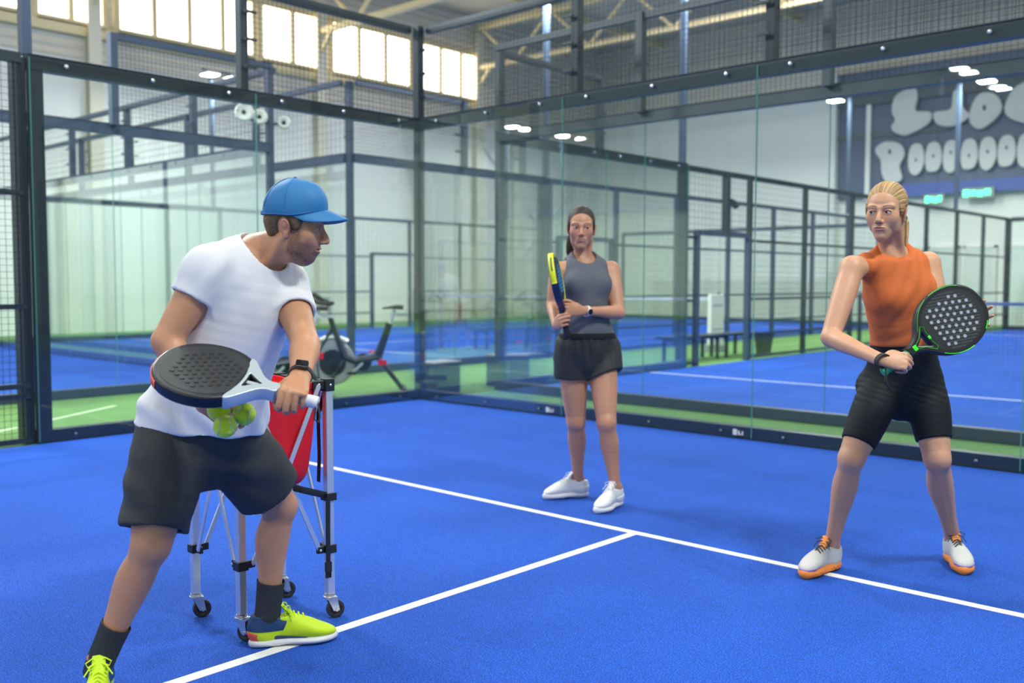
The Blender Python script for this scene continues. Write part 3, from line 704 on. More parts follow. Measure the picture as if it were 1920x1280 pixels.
# the wall sign: two rows of swollen white letter shapes on the navy wall
M_SIGN = mat('sign_white', (.62, .64, .64), .5)
zt = lambda z: 5.80+(z-5.3)*.66
def sign_letter(pts, hole=None, label=''):
    mx = (min(q[0] for q in pts)+max(q[0] for q in pts))/2; pts = [((mx+(x-mx)*.86)*.86-.15, zt(z)) for x, z in pts]; hole = hole and (hole[0]*.86-.15, zt(hole[1]), hole[2]*.75); T = frame4((0, 23.60, 0), (1, 0, 0), (0, 0, 1), (0, -1, 0)); lo = [spl(pts, 5)]
    if hole: lo.append(spl([(hole[0]+hole[2]*math.cos(t), hole[1]+hole[2]*1.4*math.sin(t)) for t in np.linspace(0, 2*PI, 9)[:-1]], 3))
    o = flat_shape('sign_letter', lo, T, .05, .022, M_SIGN); tag(o, label, 'sign', None); return o
top = [([(-4.75, 6.5), (-4.6, 7.2), (-3.9, 7.45), (-3.75, 7.0), (-3.8, 6.4), (-3.2, 6.25), (-3.3, 5.75), (-4.2, 5.35), (-4.75, 5.7), (-4.6, 6.1)], None, 'white swollen letter shape like an L, first of the upper sign row'),
       ([(-3.25, 6.2), (-2.6, 6.3), (-2.5, 7.05), (-2.2, 7.0), (-2.15, 6.3), (-1.9, 5.9), (-2.5, 5.55), (-3.1, 5.7)], None, 'white swollen letter shape with a tall stem, second of the upper sign row'),
       ([(-2.0, 6.2), (-1.7, 6.8), (-1.2, 6.75), (-.9, 6.3), (-1.0, 5.8), (-1.6, 5.3), (-2.0, 5.6)], (-1.5, 6.2, .09), 'white swollen letter shape with small eye, third of the upper sign row'),
       ([(-.95, 6.1), (-.6, 6.9), (.1, 7.2), (.6, 7.3), (.6, 5.7), (.1, 5.3), (-.7, 5.6)], None, 'large white swollen letter shape at the right picture edge, upper sign row')]
for p, h, l in top: sign_letter(p, h, l)
low = [([(-5.3, 5.0), (-4.9, 5.3), (-4.3, 5.15), (-4.1, 4.7), (-4.3, 4.2), (-4.2, 3.6), (-4.75, 3.5), (-5.0, 3.95), (-5.05, 4.5)], (-4.7, 4.85, .09), 'white letter P shape with dark eye, first of the lower sign row')]
xs = [-3.75, -3.15, -2.55, -1.95, -1.35, -.75, -.15, .45]
for i, x in enumerate(xs):
    q = [(x-.30, 4.45), (x-.22, 4.95), (x, 5.1), (x+.22, 4.95), (x+.31, 4.4), (x+.2, 3.95), (x-.02, 3.75+.1*(i % 2)), (x-.24, 3.95)]
    low.append((q, (x, 4.5+.1*((i*7) % 3-1), .07), 'white round letter shape, number %s after the P in the lower sign row' % ['one', 'two', 'three', 'four', 'five', 'six', 'seven', 'eight'][i]))
zt = lambda z: 4.40+(z-3.5)*.70
for p, h, l in low: sign_letter(p, h, l)
# green illuminated signs under the fascia
M_GLED = mat('green_led', (.05, 1.0, .30), .4, emit=2.2)
for (x0, x1, zz, l) in ((-3.05, -2.55, 3.80, 'small lit green sign, left of the pair under the navy fascia'), (-1.95, -1.15, 3.92, 'small lit green sign, right of the pair under the navy fascia')):
    r = thing('led_sign', l, 'sign', ((x0+x1)/2, 23.6, zz))
    b = MB(); b.box((x0-.05, 23.53, zz-.15), (x1+.05, 23.58, zz+.15)); b.build('housing', M_GREY, r)
    b = MB(); n = 4; w_ = (x1-x0)/n
    for i in range(n): b.box((x0+i*w_, 23.51, zz-.10+.03*(i % 2)), (x0+i*w_+w_*.75, 23.53, zz+.09-.02*(i % 3)))
    b.build('lit_characters', M_GLED, r)
    b = MB(); b.bar(((x0+x1)/2, 23.57, zz), ((x0+x1)/2, 24.0, zz), .05); b.build('bracket', M_GREY, r)

# ================================================================== the ball cart
def ball_cart():
    P1, P2, P3 = V(4.498, -5.199, 0), V(4.8305, -5.2077, 0), V(4.8743, -4.8538, 0); P4 = P1+P3-P2; C = (P1+P3)/2; z = V(0, 0, 1)
    r = thing('ball_cart', 'wheeled aluminium ball cart with a red fabric basket, beside the man', 'ball cart', C)
    legs = [P1, P2, P3, P4]; TOP = .90
    M_ZINC = mat('zinc', (.72, .70, .66), .28, .9)
    for i, p in enumerate(legs):
        nx, pv = legs[(i+1) % 4], legs[i-1]; ex = unit(nx-p); ey = unit(pv-p)
        b = MB(); b.obox(p+z*(.095+TOP)/2, ex, ey, z, .0145, .0145, (TOP-.095)/2); lg = b.build('leg', M_ALU, r, bevel=.003)
        b = MB(); c = p+z*.27; b.obox(c, ex, ey, z, .020, .020, .016); b.obox(c+ex*.03, ex, ey, z, .022, .007, .013); b.obox(c+ey*.03, ex, ey, z, .007, .022, .013); b.build('slide_clamp', M_BLACKP, lg, bevel=.002)
        b = MB(); c = p+z*(TOP-.005); b.obox(c, ex, ey, z, .019, .019, .024); b.obox(c+ex*.034, ex, ey, z, .030, .008, .017); b.obox(c+ey*.034, ex, ey, z, .008, .030, .017); b.build('top_bracket', M_BLACKP, lg, bevel=.003)
        b = MB()
        for e, q in ((ex, ey), (ey, ex)):
            for d, h in ((.0, TOP-.005), (.042, TOP-.002), (.042, .27)): b.lathe([(.005, 0), (.005, .002), (.003, .004), (0, .0045)], p+e*d-q*(.019 if d == 0 else .009)+z*h, -q, 8)
        b.build('rivet', M_ALU, lg, True)
        # caster
        b = MB(); b.lathe([(.020, .094), (.021, .088), (.024, .086), (.024, .081), (.014, .078)], p, z, 16)
        tr = unit(RT*.86+FW*.5*(-1 if i == 1 else 1) if i != 1 else RT*.8-FW*.3); tr = unit(tr*V(1, 1, 0)); sd = np.cross(z, tr); hub = p+tr*.022+z*.034
        for s_ in (-1, 1):
            k = sd*.0165*s_; b.add([p+k+tr*-.014+z*.082, p+k+tr*.024+z*.082, hub+k+tr*.012-z*.004, hub+k-tr*.012-z*.004, p+k*1.12+tr*-.014+z*.082, p+k*1.12+tr*.024+z*.082, hub+k*1.12+tr*.012-z*.004, hub+k*1.12-tr*.012-z*.004], [(0, 1, 2, 3), (7, 6, 5, 4), (0, 4, 5, 1), (1, 5, 6, 2), (2, 6, 7, 3), (3, 7, 4, 0)])
        b.obox(p+tr*.004+z*.080, tr, sd, z, .022, .019, .003); b.lathe([(.007, -.022), (.007, .022)], hub, sd, 8); cs = b.build('caster', M_ZINC, r, True)
        b = MB(); b.lathe([(.006, -.010), (.020, -.010), (.024, -.013), (.033, -.012), (.034, -.006), (.034, .006), (.033, .012), (.024, .013), (.020, .010), (.006, .010)], hub, sd, 28); b.build('wheel', M_BLACKR, cs, True)
    # folding braces: from each top bracket to the clamp of the next leg
    for i in range(4):
        p, q = legs[i], legs[(i+1) % 4]; e = unit(q-p); n_ = np.cross(e, z)
        for s_, (a, c) in enumerate(((p, q), (q, p))):
            d = unit(c-a); b = MB(); off = n_*(.010 if s_ else .002)
            b.bar(a+d*.042+z*(TOP-.004)+off, c-d*.042+z*.27+off, .017, .007, ref=n_); b.build('brace', M_ALU, r, bevel=.001)
    # basket: rounded square tube of cloth, wide at the rim and gathered at the bottom
    ex, ey = unit(P2-P1), unit(P3-P2); vs = []; fs = []; N = 48; rows = [(.908, .168, 7), (.89, .168, 7), (.86, .163, 7), (.80, .156, 6), (.70, .150, 6), (.62, .146, 5), (.56, .140, 4.5), (.522, .122, 4), (.504, .08, 2.5), (.498, .02, 2)]
    for k, (h, w_, pw) in enumerate(rows):
        for j in range(N):
            t = 2*PI*j/N; cx, sy = math.cos(t), math.sin(t); rr = w_/((abs(cx)**pw+abs(sy)**pw)**(1/pw))
            corner = (abs(cx*sy)*2)**2; sag = -.030*(1-corner) if k < 2 else 0
            wob = .004*math.sin(5*t+k*1.3)+.003*math.sin(9*t-k)
            vs.append(C+ex*(cx*rr+wob*cx)+ey*(sy*rr+wob*sy)+z*(h+sag*.6+.004*math.sin(3*t+k)))
    for k in range(len(rows)-1):
        for j in range(N): fs.append((k*N+j, k*N+(j+1) % N, (k+1)*N+(j+1) % N, (k+1)*N+j))
    fs.append(tuple((len(rows)-1)*N+j for j in range(N)))
    bag = mesh_obj('basket', vs, fs, M_RED, r, True); m_ = bag.modifiers.new('solid', 'SOLIDIFY'); m_.thickness = .003
    m2 = bag.modifiers.new('sub', 'SUBSURF'); m2.levels = m2.render_levels = 1
    b = MB(); pts = []
    for j in range(N): pts.append(np.array(vs[N+j])-z*.006+unit(np.array(vs[N+j])-C-z*(vs[N+j][2]))*.003)
    b.tube(pts, .004, 6, closed=True, flat=.5); b.build('piping', M_BLACKP, bag, True)
    # closing strap
    b = MB(); a = P3+z*.47; tube = [C+ex*.10-ey*.06+z*.56, P2*.35+P3*.65+ex*.025+z*.515, a+ex*.004+ey*.004]
    b.tube(tube, .0125, 8, flat=.16, ref=z); b.tube([a+ex*.02-ey*.016, a+ex*.018-ey*.016-z*.12, a+ex*.018-ey*.016-z*.25], .010, 8, flat=.2, ref=ey); b.obox(a, ex, ey, z, .021, .021, .014)
    b.tube([P3+ex*.0-ey*.01+z*.88, P3-ex*.045-ey*.012+z*.78, P3-ex*.04-ey*.012+z*.62, P3-ex*.05-ey*.01+z*.52], .012, 8, flat=.25, ref=ex)
    st = b.build('strap', M_BLACKP, r, True)
    b = MB(); c = a+ex*.018-ey*.016-z*.265; b.obox(c, ex, ey, z, .005, .012, .018)
    for s_ in (-1, 0, 1): b.obox(c-z*.028+ey*.008*s_, ex, ey, z, .004, .0025, .014)
    b.build('buckle', M_BLACKP, st)
    return r
ball_cart()

# ================================================================== rackets and balls
def racket(label, butt, tip, wdir, look, L=.456, ws=1.0, pitch=.0195):
    butt, tip = np.asarray(butt, float), np.asarray(tip, float); y = unit(tip-butt); x = np.asarray(wdir, float); x = unit(x-y*(x@y)); z = np.cross(x, y)
    T = frame4(butt, x, y, z); r = thing('padel_racket', label, 'padel racket', butt)
    W = lambda a, b_, c=0: butt+x*a+y*b_+z*c
    half = [(.0135, .118), (.0145, .140), (.026, .165), (.048, .185), (.082, .212), (.110, .245), (.126, .285), (.130, .325), (.124, .365), (.107, .402), (.080, .432), (.044, .451)]
    half = [(a*(ws if a > .03 else 1), b_*L/.456) for a, b_ in half]
    out = spl(half+[(0, L)], 5, closed=False); outline = np.concatenate([out, [(-a, b_) for a, b_ in out[::-1][1:]]])
    hole = spl([(0, .152), (.010, .165), (.022, .182), (.036, .200), (.030, .207), (.012, .2065), (0, .206), (-.012, .2065), (-.030, .207), (-.036, .200), (-.022, .182), (-.010, .165)], 3)
    fr = flat_shape('head_frame', [outline, hole], T, .0125, .0065, look['frame'], r); fr.data.polygons.foreach_set('use_smooth', np.ones(len(fr.data.polygons), bool)); autosmooth(fr, 35)
    cy = .318*L/.456
    def inset(k, ymin):
        o_ = [(q[0]*k, cy+(q[1]-cy)*k) for q in outline if q[1] > .19]; return [(a, max(b_, ymin)) for a, b_ in o_]
    for s_ in (1, -1):
        f = flat_shape('hitting_face', [inset(.905, .218)], frame4(W(0, 0, .0187*s_), x, y, z), .0009, 0, look['face'], r)
        b = MB(); pts = []
        for i in range(-5, 6):
            for j in range(-5, 6):
                px, py = i*pitch+(j % 2)*pitch/2, cy+j*pitch*.9
                if (px/.098/ws)**2+((py-cy)/.100)**2 < 1 and py > .232: pts.append((px, py))
        for (px, py) in pts:
            c = W(px, py, .0197*s_)
            if look['dots'] == 'rim': b.cur = 0; b.lathe([(.0066, 0), (.0066, .0012), (.0050, .0012), (.0050, .0004)], c, z*s_, 10); b.cur = 1; b.lathe([(.0050, .0), (.0050, .0005)], c, z*s_, 10)
            else: b.cur = 0; b.lathe([(.0072, 0), (.0068, .0014), (.0048, .0014)], c, z*s_, 12); b.cur = 1; b.lathe([(.0040, 0), (.0040, .0016)], c+x*.0006-y*.0008, z*s_, 8)
        if look['dots'] == 'ribs':
            b.cur = 2
            dx, dy = math.cos(look['rib_ang']), math.sin(look['rib_ang'])
            for i in range(-9, 10):
                o0 = np.array([-dy, dx])*i*.0115; h2 = .108**2-(i*.0115)**2
                if h2 <= 0: continue
                h_ = math.sqrt(h2); a0 = o0-np.array([dx, dy])*h_; a1 = o0+np.array([dx, dy])*h_; n_ = 14; run = []
                for k in range(n_+1):
                    p_ = a0+(a1-a0)*k/n_; run.append(p_)
                run = [p_ for p_ in run if cy+p_[1] > .252]
                if len(run) > 1: b.bar(W(run[0][0], cy+run[0][1], .0197*s_), W(run[-1][0], cy+run[-1][1], .0197*s_), .0064, .0011, ref=z)
        b.build('perforation', None, f, mats=[look['dot'], look['dot2'], look['rib']])
    b = MB(); b.tube([W(0, 0, 0), W(0, .004, 0), W(0, .06, 0), W(0, .125, 0), W(0, .135, 0)], [.0165, .0165, .0155, .0150, .0135], 12, flat=1.12, ref=x); g = b.build('grip', look['grip'], r, True)
    b = MB(); b.lathe([(.0, -.008), (.016, -.008), (.0185, -.003), (.0175, .003)], W(0, 0, 0), y, 16); b.build('butt_cap', look['grip'], r, True)
    b = MB()
    for k in range(9): b.lathe([(.0163, .012*k+.008), (.0168, .012*k+.0095), (.0163, .012*k+.011)], W(0, 0, 0), y+x*.12, 12)
    b.build('grip_wrap', look['wrap'], g, True)
    if look.get('bumper'):
        for nm, a0, a1, m_, rr in look['bumper']:
            seg = [q for q in outline]; n_ = len(seg); pts = [W(q[0]*1.004, cy+(q[1]-cy)*1.004, 0) for q in seg[int(a0*n_):int(a1*n_)]]
            if len(pts) > 2: bb = MB(); bb.tube(pts, rr, 8, flat=look.get('bflat', 3.6), ref=z if False else None); o = bb.build(nm, m_, r, True)
    return r, W, (x, y, z)
# ================================================================== people
class HF:
    """head frame: o between the ears at eye level; X to the person's right, Y out of the face, Z up"""
    def __init__(s, o, fwd, up=(0, 0, 1), scale=1.0, roll=0.0):
        s.o = np.asarray(o, float); s.Y = unit(fwd); up = np.asarray(up, float); s.X = unit(np.cross(s.Y, up)); s.Z = np.cross(s.X, s.Y)
        if roll: c, q = math.cos(roll), math.sin(roll); s.X, s.Z = c*s.X+q*s.Z, c*s.Z-q*s.X
        s.s = scale; s.R = np.array([s.X, s.Y, s.Z])
        s.zs, s.ys, s.z0 = 1.0, 0.0, -.036
    def p(s, x, y, z):
        if z < s.z0: d = z-s.z0; y += d*s.ys*ss(-.03, .05, y); z = s.z0+d*s.zs
        return s.o+s.s*(x*s.X+y*s.Y+z*s.Z)
    def loc(s, P):
        q = ((np.asarray(P)-s.o) @ s.R.T)/s.s; lo = q[..., 2] < s.z0; d = np.where(lo, (q[..., 2]-s.z0)/s.zs, 0)
        q = q.copy(); q[..., 2] = np.where(lo, s.z0+d, q[..., 2]); y0 = q[..., 1]; q[..., 1] = y0-d*s.ys*ss(-.03, .05, y0-d*s.ys); return q
    def limb(s, sc, st, k, n=3, op='u', u='X'):
        uu = {'X': s.X, 'Y': s.Y, 'Z': s.Z}[u]
        sc.limb([(s.p(*q[0]), q[1]*s.s, q[2]*s.s) for q in st], k*s.s, n, op, uu)
    def ball(s, sc, c, r, k=0.0, op='u', tilt=None):
        R = s.R
        if tilt is not None: R = np.array(tilt, float) @ s.R
        r = r if hasattr(r, '__len__') else (r, r, r); sc.ball(s.p(*c), tuple(q*s.s for q in r), k*s.s, op, R)
def rotm(ax, a):
    c, s = math.cos(a), math.sin(a); i, j = [(1, 2), (2, 0), (0, 1)][ax]; R = np.eye(3); R[i, i] = c; R[i, j] = -s; R[j, i] = s; R[j, j] = c; return R
def head_sculpt(sc, h, male=False, occ=0.0, ear_y=-.012, mouth_open=0.0, jaw=1.0, ear=1.0, smile=0.0):
    sm = smile
    h.ball(sc, (0, -.018+occ/2, .040), (.0745, .094-occ/2, .083))
    j = jaw
    h.limb(sc, [((0, .058, -.112), .017*j, .015), ((0, .054, -.103), .029*j, .027), ((0, .046, -.085), .041*j, .040), ((0, .036, -.060), .051*j, .053),
                ((0, .026, -.035), .059, .062), ((0, .016, -.005), .065, .071), ((0, .010, .028), .067, .077), ((0, .004, .046), .062, .070)], .016)
    for s in (1, -1):
        h.ball(sc, (.045*s*j, .010, -.056), (.012, .024, .026), .032)
        h.ball(sc, (.037*s, .055, -.020), (.022, .017, .021), .034)
    h.limb(sc, [((-.048, .070, .024), .008, .008), ((-.028, .084, .021), .009 if male else .0045, .008 if male else .006), ((0, .084, .016), .007, .007), ((.028, .084, .021), .009 if male else .0045, .008 if male else .006), ((.048, .070, .024), .008, .008)], .014, u='Y')
    for s in (1, -1):
        h.ball(sc, (.031*s, .096 if male else .0975, .000), (.019, .015, .0115 if male else .0105), .012, 's')
        h.ball(sc, (.031*s, .0735, 0), (.0155, .0145, .0135), .006)
        h.ball(sc, (.0315*s, .092, -.0008), (.0130, .012, .0050) if male else (.0136, .012, .0057), .0015, 's')
        h.limb(sc, [((.018*s, .0885, .0065), .0016, .0016), ((.031*s, .0905, .0098), .0020, .0018), ((.044*s, .0830, .0060), .0016, .0016)], .003)
    h.limb(sc, [((0, .082, .014), .0075, .009), ((0, .091, -.006), .0080, .010), ((0, .101, -.024), .0095, .012), ((0, .1045, -.034), .0105, .0105)], .009)
    h.ball(sc, (0, .1065, -.0345), (.0105, .0095, .0085), .006)
    for s in (1, -1):
        h.ball(sc, (.0118*s, .0945, -.0395), (.0070, .0105, .0070), .005)
        h.ball(sc, (.0062*s, .1015, -.0475), (.0032, .0055, .0040), .002, 's')
    h.ball(sc, (0, .076, -.068), (.027, .016, .019), .014)
    mo = mouth_open
    h.limb(sc, [((-.0235-sm*.5, .0855, -.0668+sm), .0012, .0014), ((-.010, .0935, -.0632), .0030, .0034), ((0, .0955, -.0640), .0032, .0034), ((.010, .0935, -.0632), .0030, .0034), ((.0235+sm*.5, .0855, -.0668+sm), .0012, .0014)], .004, u='Z')
    h.limb(sc, [((-.021-sm*.5, .0860, -.0690-mo+sm), .0014, .0014), ((-.009, .0930, -.0725-mo), .0040, .0040), ((.009, .0930, -.0725-mo), .0040, .0040), ((.021+sm*.5, .0860, -.0690-mo+sm), .0014, .0014)], .004, u='Z')
    h.limb(sc, [((-.022-sm*.5, .0885, -.0672-mo/2+sm), .0010+mo/3, .003), ((0, .0985, -.0680-mo/2), .0012+mo/2, .005), ((.022+sm*.5, .0885, -.0672-mo/2+sm), .0010+mo/3, .003)], .001, op='s', u='Z')
    h.ball(sc, (0, .0735, -.103), (.018*j, .0145, .0135), .012)
    for s in (1, -1):
        t = rotm(1, -.22*s) @ rotm(2, .35*s) @ rotm(0, -.12)
        h.ball(sc, (.0765*s, ear_y, -.006), (.0075, .0185*ear, .0305*ear), .006, tilt=t)
        h.ball(sc, (.0855*s, ear_y+.001, -.002), (.0065, .0125*ear, .0210*ear), .003, 's', tilt=t)
        h.ball(sc, (.0785*s, ear_y-.002, .000), (.0045, .0060, .0130), .003, tilt=t)
        h.ball(sc, (.0825*s, ear_y+.004, -.010), (.0050, .0050, .0075), .002, 's')
        h.ball(sc, (.0745*s, ear_y+.004, -.033*ear), (.0050, .0080, .0085), .005)
def hand_sculpt(sc, wrist, K, k, n, s, curls, thumb, spread=0.0, k_=.0035, wr=(.027, .019)):
    """wrist, K = centre of the knuckle row, k = index->little finger, n = where the palm faces; returns fingertip points"""
    wrist, K, k, n = (np.asarray(q, float) for q in (wrist, K, k, n)); f = unit(K-wrist); k = unit(k-f*(k@f)); n0 = np.cross(k, f); n = n0 if n0@n > 0 else -n0
    L = np.linalg.norm(K-wrist); m = lambda t: wrist+(K-wrist)*t
    sc.limb([(m(0), wr[0]*s, wr[1]*s), (m(.35), .034*s, .0185*s), (m(.7), .0395*s, .0155*s), (m(1.0), .0400*s, .0125*s)], .010, 4, 'u', k)
    sc.ball(m(.45)-k*.026*s+n*.008*s, (.019*s, .016*s, .020*s), .012)
    tips = []; LN = [(.043, .026, .022), (.047, .030, .023), (.043, .028, .022), (.034, .021, .019)]; RR = [.0092, .0094, .0088, .0078]; FO = [.002, .007, .003, -.007]
    for i in range(4):
        p = K+k*(-.0300+.0202*i)*s+f*FO[i]*s; A = 0; q = [(p-f*.018*s, RR[i]*s*1.05, RR[i]*s*1.05), (p, RR[i]*s*1.10, RR[i]*s*1.10)]; sp = math.radians(spread)*(i-1.5)
        c = curls[i] if hasattr(curls[0], '__len__') else curls
        for j in range(3):
            A += math.radians(c[j]); d = math.cos(A)*(f*math.cos(sp)+k*math.sin(sp))+math.sin(A)*n; p = p+d*LN[i][j]*s; r = RR[i]*s*(.98, .90, .74)[j]; q.append((p, r, r))
            if j < 2: q[-1] = (p, r*1.03, r*1.03)
        sc.limb(q, k_, 3, 'u', k); tips.append((p, d, n, A))
    t = [np.asarray(x, float) for x in thumb]
    sc.limb([(m(.18)-k*.016*s+n*.006*s, .014*s, .013*s)]+[(x, r*s, r*s) for x, r in zip(t, (.0128, .0112, .0086))], .006, 4, 'u', n); tips.append((t[-1], unit(t[-1]-t[-2]), n, 0))
    return tips
MALE = dict(tor=[(-.13, .12, .10), (0, .165, .120), (.18, .156, .116), (.36, .152, .112), (.56, .164, .118), (.76, .174, .122), (.90, .140, .095), (1.0, .068, .066)],
            sh=.060, arm=(.056, .053, .042), fore=(.043, .047, .030, .024), thigh=(.092, .086, .058), shin=(.055, .056, .036), neck=.058)
FEM = dict(tor=[(-.13, .12, .10), (0, .160, .112), (.18, .142, .104), (.38, .116, .090), (.56, .124, .094), (.74, .132, .098), (.88, .100, .072), (1.0, .046, .046)],
           sh=.046, arm=(.047, .047, .037), fore=(.035, .038, .024, .019), thigh=(.079, .076, .053), shin=(.051, .054, .032), neck=.044)
class Person:
    def __init__(s, J, D, head, scale=1.0, fwd=None):
        s.J, s.D, s.h, s.k = J, D, head, scale
        s.Z = unit(J['neck']-J['pel']); s.X = unit(J['shR']-J['shL']); s.X = unit(s.X-s.Z*(s.X@s.Z)); s.Y = np.cross(s.Z, s.X)
        s.HX = unit(J['hipR']-J['hipL'])
        s.L = np.linalg.norm(J['neck']-J['pel'])
    def torso(s, sc, grow=0.0, k=0.0, cut=None, bend=0.02):
        st = []
        for f, w_, d in s.D['tor']:
            if cut and (f < cut[0] or f > cut[1]): continue
            p = s.J['pel']+(s.J['neck']-s.J['pel'])*f+s.Y*bend*math.sin(PI*np.clip(f, 0, 1)); t = ss(0, .8, f); st.append((p, w_*s.k, d*s.k, unit(s.HX*(1-t)+s.X*t)))
        sc.limb(st, k, 4, grow=grow)
    def shoulders(s, sc, grow=0.0, frac=1.0, k=.05):
        J = s.J; c = J['neck']-s.Z*.045*s.k
        for q in ('R', 'L'):
            e = c+(J['sh'+q]-c)*frac; r = s.D['sh']*s.k
            sc.limb([(c-s.Z*.02, r*1.0, r*1.0), (c+(e-c)*.5-s.Z*.006, r*.95, r*.95), (e, r*.92, r*.92)], k, 3, grow=grow)
    def arm(s, sc, q, grow=0.0, part='ua', k=.03, to=1.0):
        J, D = s.J, s.D; a, e, w_ = J['sh'+q], J['el'+q], J['wr'+q]
        if 'u' in part:
            A = D['arm']; sc.limb([(a, A[0]*s.k, A[0]*s.k), (a+(e-a)*.35*to, A[1]*1.04*s.k, A[1]*s.k), (a+(e-a)*.7*to, (A[1]*.6+A[2]*.4)*s.k, (A[1]*.6+A[2]*.4)*s.k), (a+(e-a)*to, A[2]*s.k, A[2]*s.k)], k, 4, grow=grow)
        if 'a' in part:
            B = D['fore']; ax = J.get('wk'+q, s.X); sc.limb([(e, B[0]*s.k, B[0]*s.k, ax), (e+(w_-e)*.25, B[1]*s.k, B[1]*.95*s.k, ax), (e+(w_-e)*.6, (B[1]*.45+B[2]*.55)*s.k, (B[1]*.45+B[3]*.55)*s.k, ax), (w_, B[2]*s.k, B[3]*s.k, ax)], .015, 4, grow=grow)
    def leg(s, sc, q, grow=0.0, part='ts', k=.04, to=1.0, flare=0.0):
        J, D = s.J, s.D; h, kn, an = J['hip'+q], J['kn'+q], J['an'+q]; T, S = D['thigh'], D['shin']; m = lambda r: r*s.k
        kf = J['kf'+q]     # knee forward
        if 't' in part:
            st = [(h, m(T[0]), m(T[0]*1.02)), (h+(kn-h)*.35+kf*.012, m(T[1]*1.03), m(T[1]*1.05)), (h+(kn-h)*.7+kf*.006, m(T[1]*.62+T[2]*.38), m(T[1]*.64+T[2]*.38)), (kn, m(T[2]), m(T[2]))]
            if to < 1:
                st = [(h, m(T[0]), m(T[0])), (h+(kn-h)*to*.5+kf*.008, m(T[1])*1.03+flare*.5, m(T[1])*1.05+flare*.5), (h+(kn-h)*to, m(T[1]*(1-to*.4)+T[2]*to*.4)+flare, m(T[1]*(1-to*.4)+T[2]*to*.4)+flare)]
            sc.limb(st, k, 4, grow=grow)
        if 's' in part:
            b = kf*-1; sc.limb([(kn, m(S[0]), m(S[0])), (kn+(an-kn)*.12-kf*.002, m(S[0]*.94), m(S[0]*.96)), (kn+(an-kn)*.32+b*.016, m(S[1]), m(S[1]*1.06)), (kn+(an-kn)*.62+b*.008, m(S[1]*.74), m(S[1]*.78)), (kn+(an-kn)*.86, m(S[2]*1.02), m(S[2]*1.1)), (an, m(S[2]*1.02), m(S[2]*1.12))], .02, 4, grow=grow, u=unit(np.cross(kf, kn-an)))
            sc.ball(kn+kf*.030*s.k, (.020*s.k, .020*s.k, .028*s.k), .035)
            lat = unit(np.cross(kf, kn-an))
            for s_ in (-1, 1): sc.ball(an+lat*.026*s_*s.k+V(0, 0, .008), .012*s.k, .02)
    def body(s, female, breasts=None):
        J = s.J; sc = Sculpt(); s.sc = sc
        s.torso(sc)
        if female: s.bust(sc)
        for q in ('R', 'L'):
            g = J['hip'+q]-s.Y*.050*s.k-V(0, 0, .03); sc.ball(g, (.074 if female else .085)*s.k, .05)
        s.shoulders(sc)
        nk = s.D['neck']*s.k
        sc.limb([(J['neck']-s.Z*.04, nk*1.25, nk*1.2), (J['neck']+(s.h.p(0, -.020, -.05)-J['neck'])*.4, nk*.98, nk), (s.h.p(0, -.014, -.055), nk*.96, nk*1.02), (s.h.p(0, -.012, -.02), nk*.9, nk)], .03, 4, u=s.h.X)
        # neck muscles from behind the ears to the breastbone
        fr = J['neck']+s.Y*.055*s.k-s.Z*.035
        for q in (1, -1): sc.limb([(s.h.p(.058*q, -.018, -.040), .010, .010), (s.h.p(.045*q, .0, -.085)*.5+(fr+s.X*.03*q)*.5, .011, .011), (fr+s.X*.018*q, .008, .008)], .02, 4)
        for q in ('R', 'L'):
            s.arm(sc, q); s.leg(sc, q)
            a = J['an'+q]; t = J['toe'+q]; g = lambda f, z_: V(*(a+(t-a)*f)[:2], z_); sc.limb([(a-V(0, 0, .015), .026, .030), (g(.30, .062), .025, .022), (g(.60, .048), .028, .014)], .015, 3, u=np.cross(unit(t-a), (0, 0, 1)))
        return sc
    def bust(s, sc, grow=0.0, k=.045, r=.062):
        c = s.J['pel']+(s.J['neck']-s.J['pel'])*.69
        for q in (1, -1): sc.ball(c+s.X*.068*q*s.k+s.Y*.070*s.k, (r*s.k+grow, r*.85*s.k+grow, r*.9*s.k+grow), k, R=np.array([s.X, s.Y, s.Z]))
def normals(Vt, F):
    a, b, c, d = Vt[F[:, 0]], Vt[F[:, 1]], Vt[F[:, 2]], Vt[F[:, 3]]; n = np.cross(c-a, d-b); N = np.zeros_like(Vt)
    for i in range(4): np.add.at(N, F[:, i], n)
    return N/(np.linalg.norm(N, axis=1)[:, None]+1e-12)
def lerp(a, b, t): return a+(b-a)*t
def mixc(col, c, t): return col*(1-t[:, None])+np.array(c)*t[:, None]
